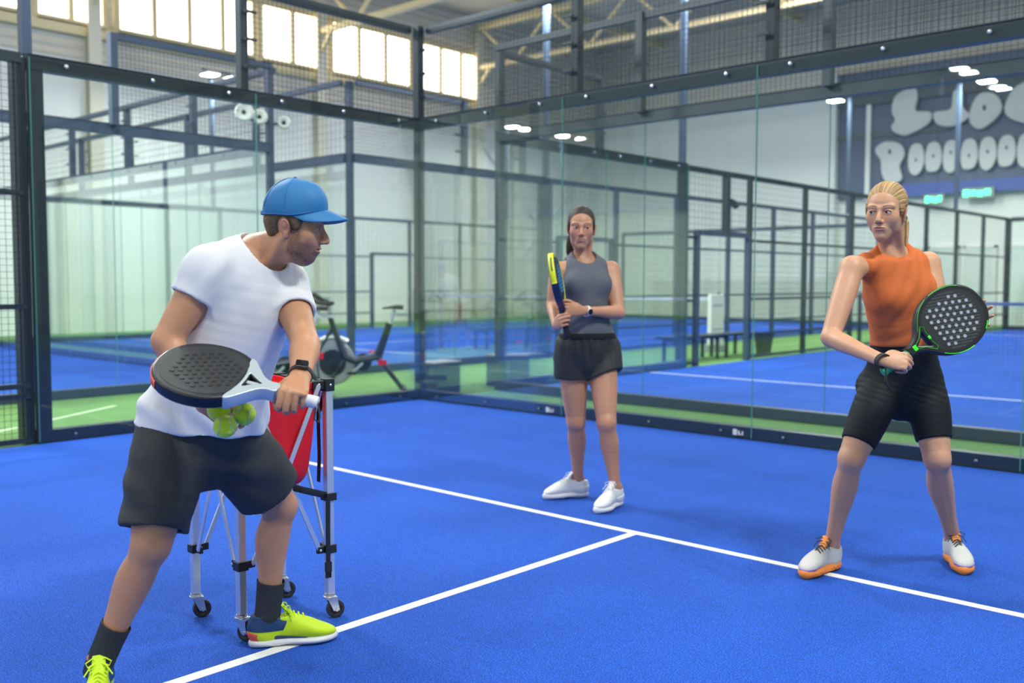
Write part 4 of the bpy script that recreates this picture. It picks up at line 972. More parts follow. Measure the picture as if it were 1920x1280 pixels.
def paint(Vt, h, skin, lips, brow, stubble=0.0, blush=(.55, .24, .18), tips=(), nail=None, hairc=None, brow_z=.0225, brow_t=.0032, smile=0.0):
    col = np.tile(np.array(skin, float), (len(Vt), 1)); q = h.loc(Vt); x, y, z = q[:, 0], q[:, 1], q[:, 2]; ax = np.abs(x)
    n = vnoise(Vt, 60, 1)*.03+vnoise(Vt, 9, 2)*.04; col = col*(1+n[:, None])
    face = (np.abs(x) < .1) & (np.abs(y-.02) < .12) & (np.abs(z) < .14)
    g = np.exp(-((ax-.040)**2/.0004+(y-.072)**2/.0012+(z+.030)**2/.0004)); col = mixc(col, blush, .20*g*face)
    g = np.exp(-(x**2/.00012+(y-.108)**2/.0002+(z+.036)**2/.00012)); col = mixc(col, blush, .35*g)
    e = (ax > .066) & (np.abs(y+.012) < .03) & (np.abs(z) < .045); col = mixc(col, blush, .35*e)
    if stubble:
        b = ss(-.040, -.056, z-.30*np.clip(.050-y, 0, .045))*ss(-.002, .022, y-.25*np.clip(-z-.09, 0, 1))*ss(.10, .085, -z*0+.0)*1.0
        jawl = ss(.050, .064, ax)*ss(.03, .010, z)*ss(-.004, .006, y)*ss(.045, .030, y); b = np.maximum(b, jawl)
        m_ = np.exp(-((ax/.020)**2+((z+.0545)/.0055)**2)); lipm = ((ax/.024)**2+((z+.068)/.0085)**2 < 1) & (y > .08)
        cheek = np.exp(-(((ax-.040)/.024)**2+((z+.040)/.016)**2+((y-.075)/.03)**2)); b = np.clip(np.maximum(b*(1-.95*cheek), m_*(y > .08)), 0, 1)*(~lipm)*(z > -.135)*face
        sp = .5+.5*vnoise(Vt, 420, 5); col = mixc(col, (.055, .034, .026), np.clip(stubble*b*(.30+.55*sp), 0, .72))
    z = z-smile*(ax/.0235)**2*(z < -.045)*(z > -.09)
    ul = (z > -.0672) & (((ax/.0235)**2+((z+.0655)/.0058)**2) < 1) & (y > .082); ll = (z <= -.0672) & (((ax/.0215)**2+((z+.0690)/.0105)**2) < 1) & (y > .080)
    col[ul] = np.array(lips)*.92; col[ll] = lips
    sl = (np.abs(z+.0676) < .0011) & (ax < .022) & (y > .083); col[sl] = np.array(lips)*.30  # dark line painted in for the shade of the mouth slit
    bz = brow_z+.0045*np.sin(np.clip((ax-.012)/.038, 0, 1)*PI*.8); bt = brow_t*ss(.058, .030, ax)+.0008; b = ss(bt+.0016, bt-.0006, np.abs(z-bz))*ss(.010, .014, ax)*ss(.056, .048, ax)*(y > .05); col = mixc(col, brow, .85*b)
    ey = (((ax-.031)/.0150)**2+((z-.0008)/.0075)**2 < 1) & (y > .07); rim = ey & (np.abs(np.sqrt(((ax-.0315)/.0130)**2+((z+.0008)/.0052)**2)-1) < .22) & (z > 0); col[rim] = (.06, .035, .03)
    no = ((ax-.0062)**2/.0042**2+(y-.1015)**2/.0068**2+(z+.0462)**2/.0045**2 < 1); col[no] = (.10, .04, .03)
    for (p, d, nn, A) in tips:
        if nail is None: break
        dn = -(math.cos(A)*nn-math.sin(A)*unit(d-nn*(d@nn))) if A else -nn
        w = Vt-(p+d*.002); t = np.exp(-((w*w).sum(1)/.0000700)); up = (w@(-nn)) > .002; col[(t > .35) & up] = nail
    return np.clip(col, 0, 1)
M_SKIN = {}
def skin_mat(name): return mat(name, (.6, .4, .3), .44, attr=True, sss=.08, bump=.06, scale=700, spec=.45)
def make_eyes(h, body, iris, look=(0, 0)):
    for s in (1, -1):
        c = (.031*s, .0735, 0); b = MB(); n = 20; r = .0131; th = [0, .10, .20, .235, .25, .46, .48, .52, .7, 1.0, 1.4, PI/2]; g = unit(V(look[0], 1, look[1])); a = unit(np.cross(g, (0, 0, 1))); d = np.cross(a, g); vs = []; fs = []; mi = []
        for i, t in enumerate(th):
            for k in range(n):
                o = V(*c)+r*(1.0 if t > .5 else 1.015)*(math.cos(t)*g+math.sin(t)*(math.cos(2*PI*k/n)*a+math.sin(2*PI*k/n)*d)); vs.append(h.p(*o))
        for i in range(len(th)-1):
            for k in range(n): fs.append((i*n+k, (i+1)*n+k, (i+1)*n+(k+1) % n, i*n+(k+1) % n)); mi.append(0 if th[i+1] <= .24 else 1 if th[i+1] <= .50 else 2)
        mesh_obj('eye', vs, fs, None, body, True, [mat('pupil', (.004, .004, .004), .08), mat('iris_'+iris[0], iris[1], .15), mat('eye_white', (.58, .56, .55), .18)], mi)
def garment(name, sc, lo, hi, h, m, parent, fold=None, it=2, post=None):
    Vt, F = surface(sc.eval(Grid(lo, hi, h))); Vt = smooth_mesh(Vt, F, it)
    if fold is not None:
        N = normals(Vt, F); d = fold(Vt); Vt = Vt+N*d[:, None]
    o = np_mesh(name, Vt, F, m, parent); return o
def bounds(sc, pad=.02):
    lo = np.full(3, 1e9); hi = -lo
    for o in sc.ops:
        if o[0] == 'limb' and o[3] == 'u':
            for q in o[1]: r = max(q[3], q[4]); lo = np.minimum(lo, q[:3]-r); hi = np.maximum(hi, q[:3]+r)
        elif o[0] == 'ell' and o[5] == 'u': r = max(o[3]); lo = np.minimum(lo, o[1]-r); hi = np.maximum(hi, o[1]+r)
        elif o[0] == 'inc' and o[3] == 'u': a, b = bounds(o[1], 0); lo = np.minimum(lo, a); hi = np.maximum(hi, b)
    return lo-pad, hi+pad
def shoe(person, heel, toe, st, an):
    """heel, toe on the ground; st: style"""
    heel, toe = np.asarray(heel, float), np.asarray(toe, float); y = unit(toe-heel); L = np.linalg.norm(toe-heel); z = np.array(st.get('up', (0, 0, 1)), float); z = unit(z-y*(z@y)); x = np.cross(y, z); P = lambda a, b, c: heel+x*a+y*b*L+z*c
    sh = st['sole_h']; lat = st['lat']       # lat: +1 when the little toe is on +x
    W = [(.03, .020, 0), (.10, .031, 0), (.25, .0335, .0), (.45, .0335, .003), (.62, .043, .006), (.76, .0475, .006), (.88, .041, .002), (.955, .027, -.003), (.985, .014, -.004)]
    up = Sculpt()
    hz = [.052, .055, .056, .055, .049, .040, .032, .027, .024]; dz = [.040, .046, .047, .046, .040, .030, .022, .015, .010]
    up.limb([(P(lat*c, b, hz[i]+sh-.024), w_*.96, dz[i], x) for i, (b, w_, c) in enumerate(W)], 0, 4)
    col = an-heel; ay = (col@y)/L; cz = .098+sh-.024
    up.limb([(P(0, .17, .05), .034, .044, x), (P(0, .18, .075+sh-.024), .034, .046, x), (P(0, .185, cz), .034, .050, x)], .02, 3)
    up.limb([(P(0, .52, .075+sh-.024), .020, .014, x), (P(0, .36, .100+sh-.024), .022, .014, x)], .02, 3)
    up.plane(P(0, .18, cz-.004), unit(z-y*.10), .006); up.plane(P(0, 0, sh*.75), -z)
    up.limb([(P(0, .205, cz-.012), .024, .034, x), (P(0, .20, cz+.05), .030, .042, x)], .004, 3, op='s')
    lo, hi = bounds(up, .01); o = garment('shoe', up, lo, hi, st.get('h', .003), st['upper'], person, it=2)
    so = Sculpt(); so.limb([(P(lat*c, b, sh*.55), w_*1.07, sh*.62, x) for b, w_, c in W], 0, 4)
    so.plane(P(0, .5, 0), -z, .002); so.plane(P(0, .5, sh*1.02), unit(z-y*.02+0*x), .004)
    if st.get('pods'):
        for b in st['pods']: so.limb([(P(-.07, b, -.002), .009, .010, y), (P(.07, b, -.002), .009, .010, y)], .004, 1, op='s')
        for b in st['holes']:
            for s_ in (-1, 1): so.ball(P(.047*s_ if b > .5 else .036*s_, b, sh*.48), (.014, .0055, .0040), .002, 's', R=np.array([x, y, z]))
    so.limb([(P(-.07, .45, -.004), .035, .010, y), (P(.07, .45, -.004), .035, .010, y)], .01, 1, op='s')
    lo, hi = bounds(so, .01); s_ob = garment('sole', so, lo, hi, st.get('h', .003), st['sole'], o, it=1)
    for nm, m_, rng in st.get('bands', ()):      # coloured overlays hugging the shoe
        bd = Sculpt(); bd.include(up); bd2 = Sculpt()
        bb = Sculpt(); b0, b1, z0, z1, gr = rng
        bb.limb([(P(lat*c, b, hz[i]+sh-.024), w_*.96, dz[i], x) for i, (b, w_, c) in enumerate(W)], 0, 4, grow=gr)
        if z1 > .07: bb.limb([(P(0, .17, .05), .034, .044, x), (P(0, .18, .075+sh-.024), .034, .046, x), (P(0, .185, cz), .034, .050, x)], .02, 3, grow=gr)
        bb.plane(P(0, b0, 0), -unit(y+z*st.get('slant', .0)), 0); bb.plane(P(0, b1, 0), unit(y-z*.5)); bb.plane(P(0, 0, z0), -z); bb.plane(P(0, b0, z1), unit(z+y*st.get('tilt', .12))); bb.limb([(P(0, .205, cz-.012), .026, .036, x), (P(0, .20, cz+.05), .032, .044, x)], .004, 3, op='s')
        lo, hi = bounds(up, .015); garment(nm, bb, lo, hi, st.get('h', .003), m_, o, it=1)
    b = MB(); b.tube([P(0, .52, .094+sh-.024), P(0, .42, .116+sh-.024), P(0, .345, .142+sh-.024)], [.016, .020, .019], 12, flat=.28, ref=x); b.build('tongue', st['tongue'], o, True)
    b = MB()
    for i, bb in enumerate(np.linspace(.40, .62, 5)):
        zz = np.interp(bb, [.34, .45, .6, .76], [.117, .107, .092, .076])+sh-.020; w_ = .020-.002*i
        b.tube([P(-w_-.006, bb+.006, zz-.012), P(-w_*.6, bb, zz), P(0, bb-.006, zz+.004), P(w_*.6, bb, zz), P(w_+.006, bb+.006, zz-.012)], .0031, 6)
    t0 = P(0, .385, .126+sh-.024)
    for s_ in (-1, 1):
        b.tube([t0, t0+x*.018*s_+z*.012, t0+x*.036*s_+z*.004+y*.012, t0+x*.030*s_-z*.008+y*.016, t0+x*.004*s_], .0022, 6); b.tube([t0, t0+x*.022*s_+y*.02-z*.004, t0+x*.040*s_+y*.03-z*.03], .0022, 6)
    b.build('laces', st['laces'], o, True)
    return o
def sock(person, sc_leg, an, kn, lo_t, hi_t, r, m):
    pass
# ------------------------------------------------------------------ shared cloth and shoe materials
def fl(px, py, z=0.0):
    d = FW+(px-960)/FPX*RT-(py-640)/FPX*UP; return CAMP+d*(z-CAMP[2])/d[2]
UPZ = V(0, 0, 1); RTH = unit(RT*V(1, 1, 0)); FWH = unit(FW*V(1, 1, 0))
M_SK1, M_SK2, M_SK3 = skin_mat('skin_tan'), skin_mat('skin_olive'), skin_mat('skin_light')
M_TEE = mat('white_cotton', (.76, .76, .80), .8, bump=.10, scale=900, sheen=.1)
M_CHAR = mat('charcoal_shorts', (.028, .030, .034), .62, bump=.12, scale=700)
M_SOCK = mat('charcoal_sock', (.030, .034, .040), .85)
M_LIME = mat('lime_mesh', (.56, .78, .008), .5, bump=.2, scale=900)
M_NAVYS = mat('navy_trim', (.014, .05, .14), .45)
M_CORAL = mat('coral_rubber', (.80, .10, .07), .5)
M_SOLEW = mat('white_rubber', (.70, .70, .74), .5)
M_CAP = mat('blue_cap', (.014, .170, .42), .6, bump=.08, scale=700)
M_ORANGE = mat('orange_knit', (.66, .145, .030), .75, bump=.12, scale=700)
M_BLK = mat('black_stretch', (.008, .009, .012), .68, bump=.05, scale=900, spec=.3)
M_GTANK = mat('grey_jersey', (.105, .115, .145), .75, bump=.1, scale=800)
M_GRIB = mat('grey_rib', (.075, .085, .11), .8)
M_BSHORT = mat('black_shorts', (.016, .018, .022), .65, bump=.15, scale=500)
M_CREAMU = mat('cream_mesh', (.66, .64, .60), .7, bump=.2, scale=900)
M_ORS = mat('orange_foam', (.95, .28, .04), .5)
M_LILAC = mat('lilac_overlay', (.42, .30, .55), .5)
M_LACE = mat('grey_lace', (.05, .055, .065), .7)
M_WHU = mat('white_leather', (.74, .74, .72), .5)
def folds(f, amp, lam, d, seed=0, warp=1.0):
    d = unit(d)
    def g(P):
        return amp*np.sin(2*PI*(P@d)/lam+warp*3*vnoise(P, 7, seed))*(.5+.5*vnoise(P, 5, seed+3))
    return g
def build_person(label, P, head_kw, hands, skin, m_skin, h_body=.0055, h_head=.0024, h_hand=.0022, paintkw={}, female=True, extra=None):
    sc = P.body(female); head_sculpt(sc, P.h, **head_kw); tips = []; fine = []
    for hd in hands:
        t = hand_sculpt(sc, **hd); tips += t; pts = np.array([hd['wrist'], hd['K']]+[q[0] for q in t]+[np.asarray(q) for q in hd['thumb']]); fine.append((pts.min(0)-.022, pts.max(0)+.022, h_hand))
    if extra: extra(sc)
    h = P.h; cs = np.array([h.p(x, y, z) for x in (-.092, .092) for y in (-.122, .122) for z in (-.128, .135)]); fine = [(cs.min(0), cs.max(0), h_head)]+fine
    lo, hi = bounds(sc); Vt, F = sculpt_mesh(sc, lo, hi, h_body, fine, it=1)
    col = paint(Vt, h, skin, tips=tips, **paintkw)
    o = np_mesh('person', Vt, F, m_skin, None, col); tag(o, label, 'person'); return o, tips
def wrap_band(name, c, axis, x, rx, ry, w, th, m, parent, n=40, gap=0):
    """band around a wrist"""
    axis = unit(axis); x = unit(np.asarray(x)-axis*(np.asarray(x)@axis)); y = np.cross(axis, x); vs = []; fs = []
    for k in range(n):
        t = 2*PI*k/n; d = x*math.cos(t)*rx+y*math.sin(t)*ry; e = unit(d)
        for a, g in ((-w/2, 0), (w/2, 0), (w/2, th), (-w/2, th)): vs.append(c+d+e*g+axis*a)
    for k in range(n):
        j = (k+1) % n
        for i in range(4): fs.append((k*4+i, j*4+i, j*4+(i+1) % 4, k*4+(i+1) % 4))
    return mesh_obj(name, vs, fs, m, parent, False)

# ================================================================== the man in the blue cap
J = dict(pel=at(372, 808, 3.15), neck=at(478, 478, 3.12), shR=at(388, 508, 2.97), shL=at(537, 536, 3.22), elR=at(312, 640, 2.92), elL=at(573, 646, 3.00),
         wrR=at(384, 756, 2.885), wrL=at(563, 706, 2.79), hipR=at(322, 816, 3.08), hipL=at(424, 816, 3.20), knR=at(283, 1022, 2.97), knL=at(524, 948, 3.37), anR=at(207, 1216, 3.05), anL=at(514, 1150, 3.43))
J['kfR'] = unit(-FWH*.8+RTH*.5); J['kfL'] = unit(RTH*.9-FWH*.35)
hL_, tL_ = fl(478, 1212), fl(628, 1196); hR_ = fl(192, 1293); tR_ = hR_+unit(-FWH*.80+RTH*.28)*.292
def stand(J, q, heel, toe, L, z):
    d = unit((toe-heel)*V(1, 1, 0)); heel = toe-d*L; J['an'+q] = heel+d*.205*L+UPZ*z; J['toe'+q] = toe+UPZ*.03; return heel
hL_ = stand(J, 'L', hL_, tL_, .292, .108); hR_ = stand(J, 'R', hR_, tR_, .292, .112)
HM = HF(at(549, 426, 3.07), RTH*math.cos(.05)+FWH*math.sin(.05)-UPZ*.08, scale=1.02); HM.zs, HM.ys = .83, .22
MAN = Person(J, MALE, HM, 1.0)
# left hand closed over the racket handle
RB, RTIP = at(591, 754, 2.715), at(297, 680, 2.735)
ry_ = unit(RTIP-RB)
K1 = at(549, 736, 2.695); k1 = -ry_
f1 = unit(K1-J['wrL']); n1 = np.cross(k1, f1); n1 = n1 if n1@UP < 0 else -n1
J['wkL'] = k1
handL = dict(wrist=J['wrL'], K=K1, k=k1, n=n1, s=1.0, curls=[(62, 72, 45), (66, 76, 45), (68, 76, 45), (70, 78, 45)], thumb=[K1-k1*.046+n1*.018-f1*.040, K1-k1*.050+n1*.044-f1*.022, K1-k1*.040+n1*.062-f1*.004], wr=(.029, .022))
# right hand cupped behind three balls
BALLS = [at(410, 768, 2.80), at(458, 776, 2.80), at(422, 799, 2.752)]
K2 = at(428, 780, 2.872); f2 = unit(K2-J['wrR']); k2 = unit(-UP*.95+RT*.25); n2 = np.cross(k2, f2); n2 = n2 if n2@FW < 0 else -n2; J['wkR'] = k2
handR = dict(wrist=J['wrR'], K=K2, k=k2, n=n2, s=1.0, curls=[(14, 26, 20), (24, 30, 22), (32, 36, 25), (48, 40, 28)], thumb=[K2-k2*.050-f2*.03, K2-k2*.070+f2*.005+n2*.01, K2-k2*.072+f2*.036+n2*.02], spread=6, wr=(.029, .022))
man, _ = build_person('person in a white T-shirt and blue cap, leaning forward with a racket and tennis balls', MAN, dict(male=True, occ=.026, ear_y=-.010, ear=.92, mouth_open=.004, jaw=1.05), [handL, handR], (.56, .275, .155), M_SK1,
    female=False, paintkw=dict(lips=(.46, .17, .14), brow=(.035, .022, .016), stubble=1.0, brow_z=.021))
make_eyes(HM, man, ('brown', (.06, .035, .02)), (0, -.05))
# hair showing below the cap
hs = Sculpt(); HM.ball(hs, (0, -.005, .036), (.0785, .0845, .086)); HM.limb(hs, [((0, -.062, .01), .055, .020), ((0, -.056, -.02), .050, .018)], .02)
for s_ in (1, -1): HM.ball(hs, (.071*s_, .020, .018), (.008, .017, .030), .01)
HM.ball(hs, (0, .105, -.02), (.12, .068, .14), 0, 's'); HM.ball(hs, (.085, -.018, -.012), (.035, .026, .040), .006, 's'); HM.ball(hs, (-.085, -.018, -.012), (.035, .026, .040), .006, 's')
hs.plane(HM.p(0, -.05, -.034), -HM.Z+HM.Y*.1, .004)
lo, hi = bounds(hs, .01); hair = garment('hair', hs, lo, hi, .0025, mat('hair_brown', (.14, .085, .048), .6, bump=.5, scale=500), man, it=1, fold=lambda P: .0012*vnoise(P, 260, 4))
# cap
cs_ = Sculpt(); HM.ball(cs_, (0, .001, .046), (.0855, .0975, .105)); HM.ball(cs_, (0, .050, .080), (.060, .046, .056), .03)
cs_.plane(HM.p(0, 0, .030), -HM.Z+HM.Y*.02, .003); HM.ball(cs_, (0, -.112, .052), (.030, .03, .022), .003, 's'); HM.ball(cs_, (0, .001, .036), (.0815, .0930, .101), 0, 's')
lo, hi = bounds(cs_, .01); cap = garment('cap', cs_, lo, hi, .0026, M_CAP, man, it=2, fold=lambda P: .0014*np.sin(HM.loc(P)[:, 1]*130+2*vnoise(P, 20, 3))*ss(.05, -.03, HM.loc(P)[:, 1])*vnoise(P, 14, 8))
vs, fs, nn, mm = [], [], 26, 8
for lay in (0, 1):
    for i in range(nn+1):
        t = math.radians(-82+164*i/nn)
        for j in range(mm+1):
            u_ = j/mm; ext = .072*(math.cos(t*.93)**.55 if math.cos(t*.93) > 0 else 0)*u_
            x_, y_ = .0835*math.sin(t), -.002+.0985*math.cos(t)+ext*(1.0); x_ *= 1+.03*u_*math.cos(t); z_ = .031+.032*max(0,math.cos(t))**1.5-(u_**1.2)*.024*math.cos(t)**.8-.20*max(0, abs(x_)-.02)**1.25*u_-lay*.0032*(1-.2*u_)
            vs.append(HM.p(x_, y_, z_))
B_ = (nn+1)*(mm+1)
for i in range(nn):
    for j in range(mm):
        a = i*(mm+1)+j; fs += [(a, a+1, a+mm+2, a+mm+1), (B_+a, B_+a+mm+1, B_+a+mm+2, B_+a+1)]
for i in range(nn): a = i*(mm+1)+mm; fs.append((a, B_+a, B_+a+mm+1, a+mm+1))
for j in range(mm): fs += [(j, B_+j, B_+j+1, j+1), (nn*(mm+1)+j, nn*(mm+1)+j+1, B_+nn*(mm+1)+j+1, B_+nn*(mm+1)+j)]
mesh_obj('brim', vs, fs, M_CAP, cap, True); autosmooth(bpy.data.objects['brim'], 60)
b = MB(); b.lathe([(.008, -.003), (.0085, .002), (.005, .006), (0, .007)], HM.p(0, -.004, .149), HM.Z, 12); b.build('cap_button', mat('cap_button', (.015, .06, .35), .5), cap, True)
b = MB()
for az in (40, 100, 150, 210, 260, 320):
    ca, sa = math.cos(math.radians(az)), math.sin(math.radians(az)); pts = []
    for el in np.linspace(5, 86, 14):
        ce, se = math.cos(math.radians(el)), math.sin(math.radians(el)); q = np.array([.0860*sa*ce, .001+.0980*ca*ce, .046+.1055*se]); pts.append(q)
    if az in (100, 150, 210, 260): b.tube([HM.p(*q) for q in pts], .0011, 6)
b.build('panel_seam', mat('cap_seam_line', (.010, .12, .33), .6), cap, True)
b = MB(); b.tube([HM.p(.058*math.sin(a), -.001-.0985*math.cos(a), .036) for a in np.linspace(-.36, .36, 7)], .006, 8, flat=.25, ref=HM.Z); b.build('cap_strap', M_CAP, cap, True)
b = MB(); b.tube([HM.p(.0865*math.sin(a), -.0005+.1000*math.cos(a), .0325+.032*max(0, math.cos(a))**1.5) for a in np.linspace(-2.6, 2.6, 60)], .0022, 6); b.build('cap_seam', mat('cap_seam', (.01, .11, .36), .6), cap, True)
# T-shirt
ts = Sculpt(); ts_t = [(-.10, .192, .170), (.04, .190, .164), (.18, .190, .150), (.36, .170, .130), (.56, .174, .130), (.76, .184, .134), (.90, .165, .112), (.985, .092, .084)]
MAN_t, MALE['tor'] = MALE['tor'], ts_t; MAN.torso(ts, 0.0, bend=.02); MALE['tor'] = MAN_t
MAN.shoulders(ts, .014, 1.0, .05)
for q, fr in (('R', .40), ('L', .50)):
    sl = Sculpt(); a, e = J['sh'+q], J['el'+q]; A = MALE['arm']
    sl.limb([(a-(e-a)*.08, .064, .064), (a+(e-a)*.15, .070, .070), (a+(e-a)*fr, .067, .067), (a+(e-a)*(fr+.2), .066, .066)], 0, 4); sl.plane(a+(e-a)*fr, unit(e-a), .004)
    ts.include(sl, .035)
for q, fr in (('R', .40), ('L', .50)):
    a, e = J['sh'+q], J['el'+q]; ts.limb([(a+(e-a)*(fr-.14), .0555, .0555), (a+(e-a)*(fr+.3), .0585, .0585)], .003, 2, op='s')
ts.ball(J['hipR']+UPZ*.055-MAN.HX*.014, .115, .05); ts.ball(J['hipL']+UPZ*.05, .122, .06)
ts.plane(at(372, 800, 3.15), -unit(MAN.Z*.45+UPZ*.55), .004)
ts.limb([(J['neck']-MAN.Z*.035+MAN.Y*.030, .078, .070), (J['neck']+MAN.Z*.05+MAN.Y*.045, .085, .085), (J['neck']+MAN.Z*.14+MAN.Y*.06, .09, .09)], .006, 3, op='s', u=MAN.X)
lo, hi = bounds(ts, .02)
def tee_fold(P):
    u_ = (P-J['pel'])@MAN.Z/MAN.L; x_ = (P-J['pel'])@MAN.X; low = ss(.45, .05, u_)
    d = .0060*low*np.sin(2*PI*(P@unit(MAN.Z*.8-MAN.X*.6))/.085+3*vnoise(P, 6, 1))*(.6+.4*vnoise(P, 8, 5))
    d += .0022*np.sin(2*PI*(P@unit(MAN.Z*.5+MAN.X))/.06+4*vnoise(P, 6, 9))*ss(.5, .85, u_)*ss(.06, .16, np.abs(x_))
    d += .0016*np.sin(2*PI*(P@unit(MAN.Z*.5-MAN.X))/.11+4*vnoise(P, 5, 2))*ss(.25, .5, u_)*(.4+.6*vnoise(P, 4, 6))
    return d
tee = garment('t_shirt', ts, lo, hi, .0045, M_TEE, man, fold=tee_fold)
# neck rib and hems
def ring_on(sc, pts, r, name, m, parent, flat=1.0):
    b = MB(); b.tube(pts, r, 8, closed=True, flat=flat); return b.build(name, m, parent, True)
# shorts
sh = Sculpt(); MAN.torso(sh, .012, cut=(-.2, .19)); sh.limb([(J['pel']-UPZ*.03, .165, .125, MAN.HX), (J['pel']-UPZ*.095, .135, .105, MAN.HX)], .03, 3)
for q, to, flr in (('R', .86, .022), ('L', .78, .036)):
    hp, kn = J['hip'+q], J['kn'+q]; d = unit(kn-hp); lg = Sculpt()
    lg.limb([(hp+UPZ*.02, .108, .112, MAN.HX), (hp+(kn-hp)*.4, .104+flr*.5, .106+flr*.5, MAN.HX), (hp+(kn-hp)*to, .080+flr, .080+flr, MAN.HX), (hp+(kn-hp)*(to+.25), .080+flr, .080+flr, MAN.HX)], 0, 4); lg.plane(hp+(kn-hp)*to, d, .003)
    sh.include(lg, .03)
for q, to, flr in (('R', .86, .022), ('L', .78, .036)):
    hp, kn = J['hip'+q], J['kn'+q]; sh.limb([(hp+(kn-hp)*(to-.22), .066+flr*.6, .066+flr*.6), (hp+(kn-hp)*(to+.3), .073+flr, .073+flr)], .002, 2, op='s')
sh.plane(at(372, 800, 3.15)+UPZ*.05, MAN.Z*.45+UPZ*.55, .01)
lo, hi = bounds(sh, .02)
def short_fold(P):
    return .0045*np.sin(2*PI*(P@unit(RT*.35+UP*.9))/.11+4*vnoise(P, 5, 1))*(.5+.5*vnoise(P, 6, 2))+.003*np.sin(2*PI*(P@unit(RT*.9+UP*.2))/.09+4*vnoise(P, 5, 7))*(.5+.5*vnoise(P, 4, 3))
shorts = garment('shorts', sh, lo, hi, .005, M_CHAR, man, fold=short_fold)
# socks
for q, heel, toe in (('R', hR_, tR_), ('L', hL_, tL_)):
    kn, an = J['kn'+q], J['an'+q]; ax = unit(kn-an); b = MB(); n = 40; prof = [(0, .036), (0, .040), (.0, .0430), (.03, .0425), (.06, .0430), (.09, .0440), (.115, .0455), (.125, .0465), (.127, .044)]
    x = unit(np.cross(J['kf'+q], ax)); y = np.cross(ax, x); vs = []; fs = []; hh = [-.045, -.02, 0, .03, .06, .09, .115, .128, .129]
    for i, h_ in enumerate(hh):
        for k in range(n*2):
            t = PI*k/n; r = prof[i][1]*(1+(.018 if k % 2 else -.012)); vs.append(an+ax*h_+(x*math.cos(t)*r*.98+y*math.sin(t)*r*1.06)-J['kf'+q]*.003)
    N2 = n*2
    for i in range(len(hh)-1):
        for k in range(N2): fs.append((i*N2+k, i*N2+(k+1) % N2, (i+1)*N2+(k+1) % N2, (i+1)*N2+k))
    mesh_obj('sock', vs, fs, M_SOCK, man, False)
ST_M = dict(sole_h=.030, upper=M_LIME, sole=M_SOLEW, tongue=M_LIME, laces=mat('lime_lace', (.62, .85, .02), .6), h=.0028,
            bands=[('heel_overlay', M_NAVYS, (-.1, .27, .060, .120, .0025)), ('heel_counter', M_CORAL, (-.1, .13, .012, .060, .0045)), ('side_overlay', M_NAVYS, (.10, .62, .014, .050, .0035))])
shoe(man, hL_, tL_, dict(ST_M, lat=1), J['anL']); shoe(man, hR_, tR_, dict(ST_M, lat=1), J['anR'])
# smart watch on the left wrist
wa = unit(J['wrL']-J['elL']); wc = J['wrL']-wa*.012; wn = unit(-n1-wa*(-n1@wa)); wx = np.cross(wa, wn)
band = wrap_band('wristwatch', wc, wa, wx, .0325, .0265, .022, .003, M_BLACKR, man)
b = MB(); b.obox(wc+wn*.033, wx, wa, wn, .019, .021, .0055); b.build('watch_case', mat('watch_steel', (.05, .05, .055), .25, .6), band, bevel=.004)
b = MB(); b.obox(wc+wn*.0388, wx, wa, wn, .0165, .0185, .0006); b.build('watch_screen', mat('black_glass', (.008, .008, .01), .06), band)
wrap_band('strap_edge', wc-wa*.013, wa, wx, .0335, .0275, .003, .002, mat('orange_edge', (.75, .16, .03), .6), band)
# the man's racket and the balls
M_RBLK = mat('racket_black', (.014, .015, .018), .35, bump=.1, scale=500); M_RDARK = mat('racket_rough_face', (.022, .023, .027), .6, bump=.5, scale=900)
M_SILV = mat('racket_silver', (.55, .62, .66), .3, .3)
look = dict(frame=M_RBLK, face=M_RDARK, dots='dim', dot=M_RDARK, dot2=mat('hole_black', (.004, .004, .005), .5), rib=M_RDARK, grip=mat('white_grip', (.78, .78, .80), .6), wrap=mat('white_wrap', (.70, .70, .73), .6), rib_ang=0)
wd = unit(FW*.85+UP*.50)
rk, Wk, (rx, ry, rz) = racket('black padel racket with silver throat and white grip, held by the man', RB, RTIP, wd, look, pitch=.0225)
def rim_strip(name, W, z, t0, t1, r_off, wid, m, parent, L=.456, n=26):
    """band laid on the rim; t along the outline from the right throat (0) over the tip (.5) to the left throat (1)"""
    half = [(.026, .165), (.048, .185), (.082, .212), (.110, .245), (.126, .285), (.130, .325), (.124, .365), (.107, .402), (.080, .432), (.044, .451)]
    o_ = spl(half+[(0, L)], 6, closed=False); o_ = np.concatenate([o_, [(-a, c) for a, c in o_[::-1][1:]]]); vs = []; fs = []
    for i in range(n+1):
        t = (t0+(t1-t0)*i/n)*(len(o_)-1); j = min(int(t), len(o_)-2); q = o_[j]+(o_[j+1]-o_[j])*(t-j); d = o_[min(j+1, len(o_)-1)]-o_[j]; nn_ = np.array([d[1], -d[0]])/np.linalg.norm(d); nn_ = nn_ if nn_@(q-np.array([0, .32])) > 0 else -nn_
        for a, c in ((-wid/2, .001), (-wid/2, .0075+r_off), (wid/2, .0075+r_off), (wid/2, .001)): p = q+nn_*c; vs.append(W(p[0], p[1], a))
    for i in range(n):
        for k in range(4): fs.append((i*4+k, i*4+(k+1) % 4, i*4+4+(k+1) % 4, i*4+4+k))
    fs += [(0, 1, 2, 3), tuple(n*4+k for k in (3, 2, 1, 0))]
    return mesh_obj(name, vs, fs, m, parent, True)
rim_strip('bumper', Wk, rz, .37, .63, .0010, .026, mat('bumper_orange', (.85, .10, .035), .4), rk)
rim_strip('rim_label', Wk, rz, .655 if rx@UP < 0 else .305, .695 if rx@UP < 0 else .345, .0004, .016, mat('label_pale', (.45, .55, .62), .5), rk)
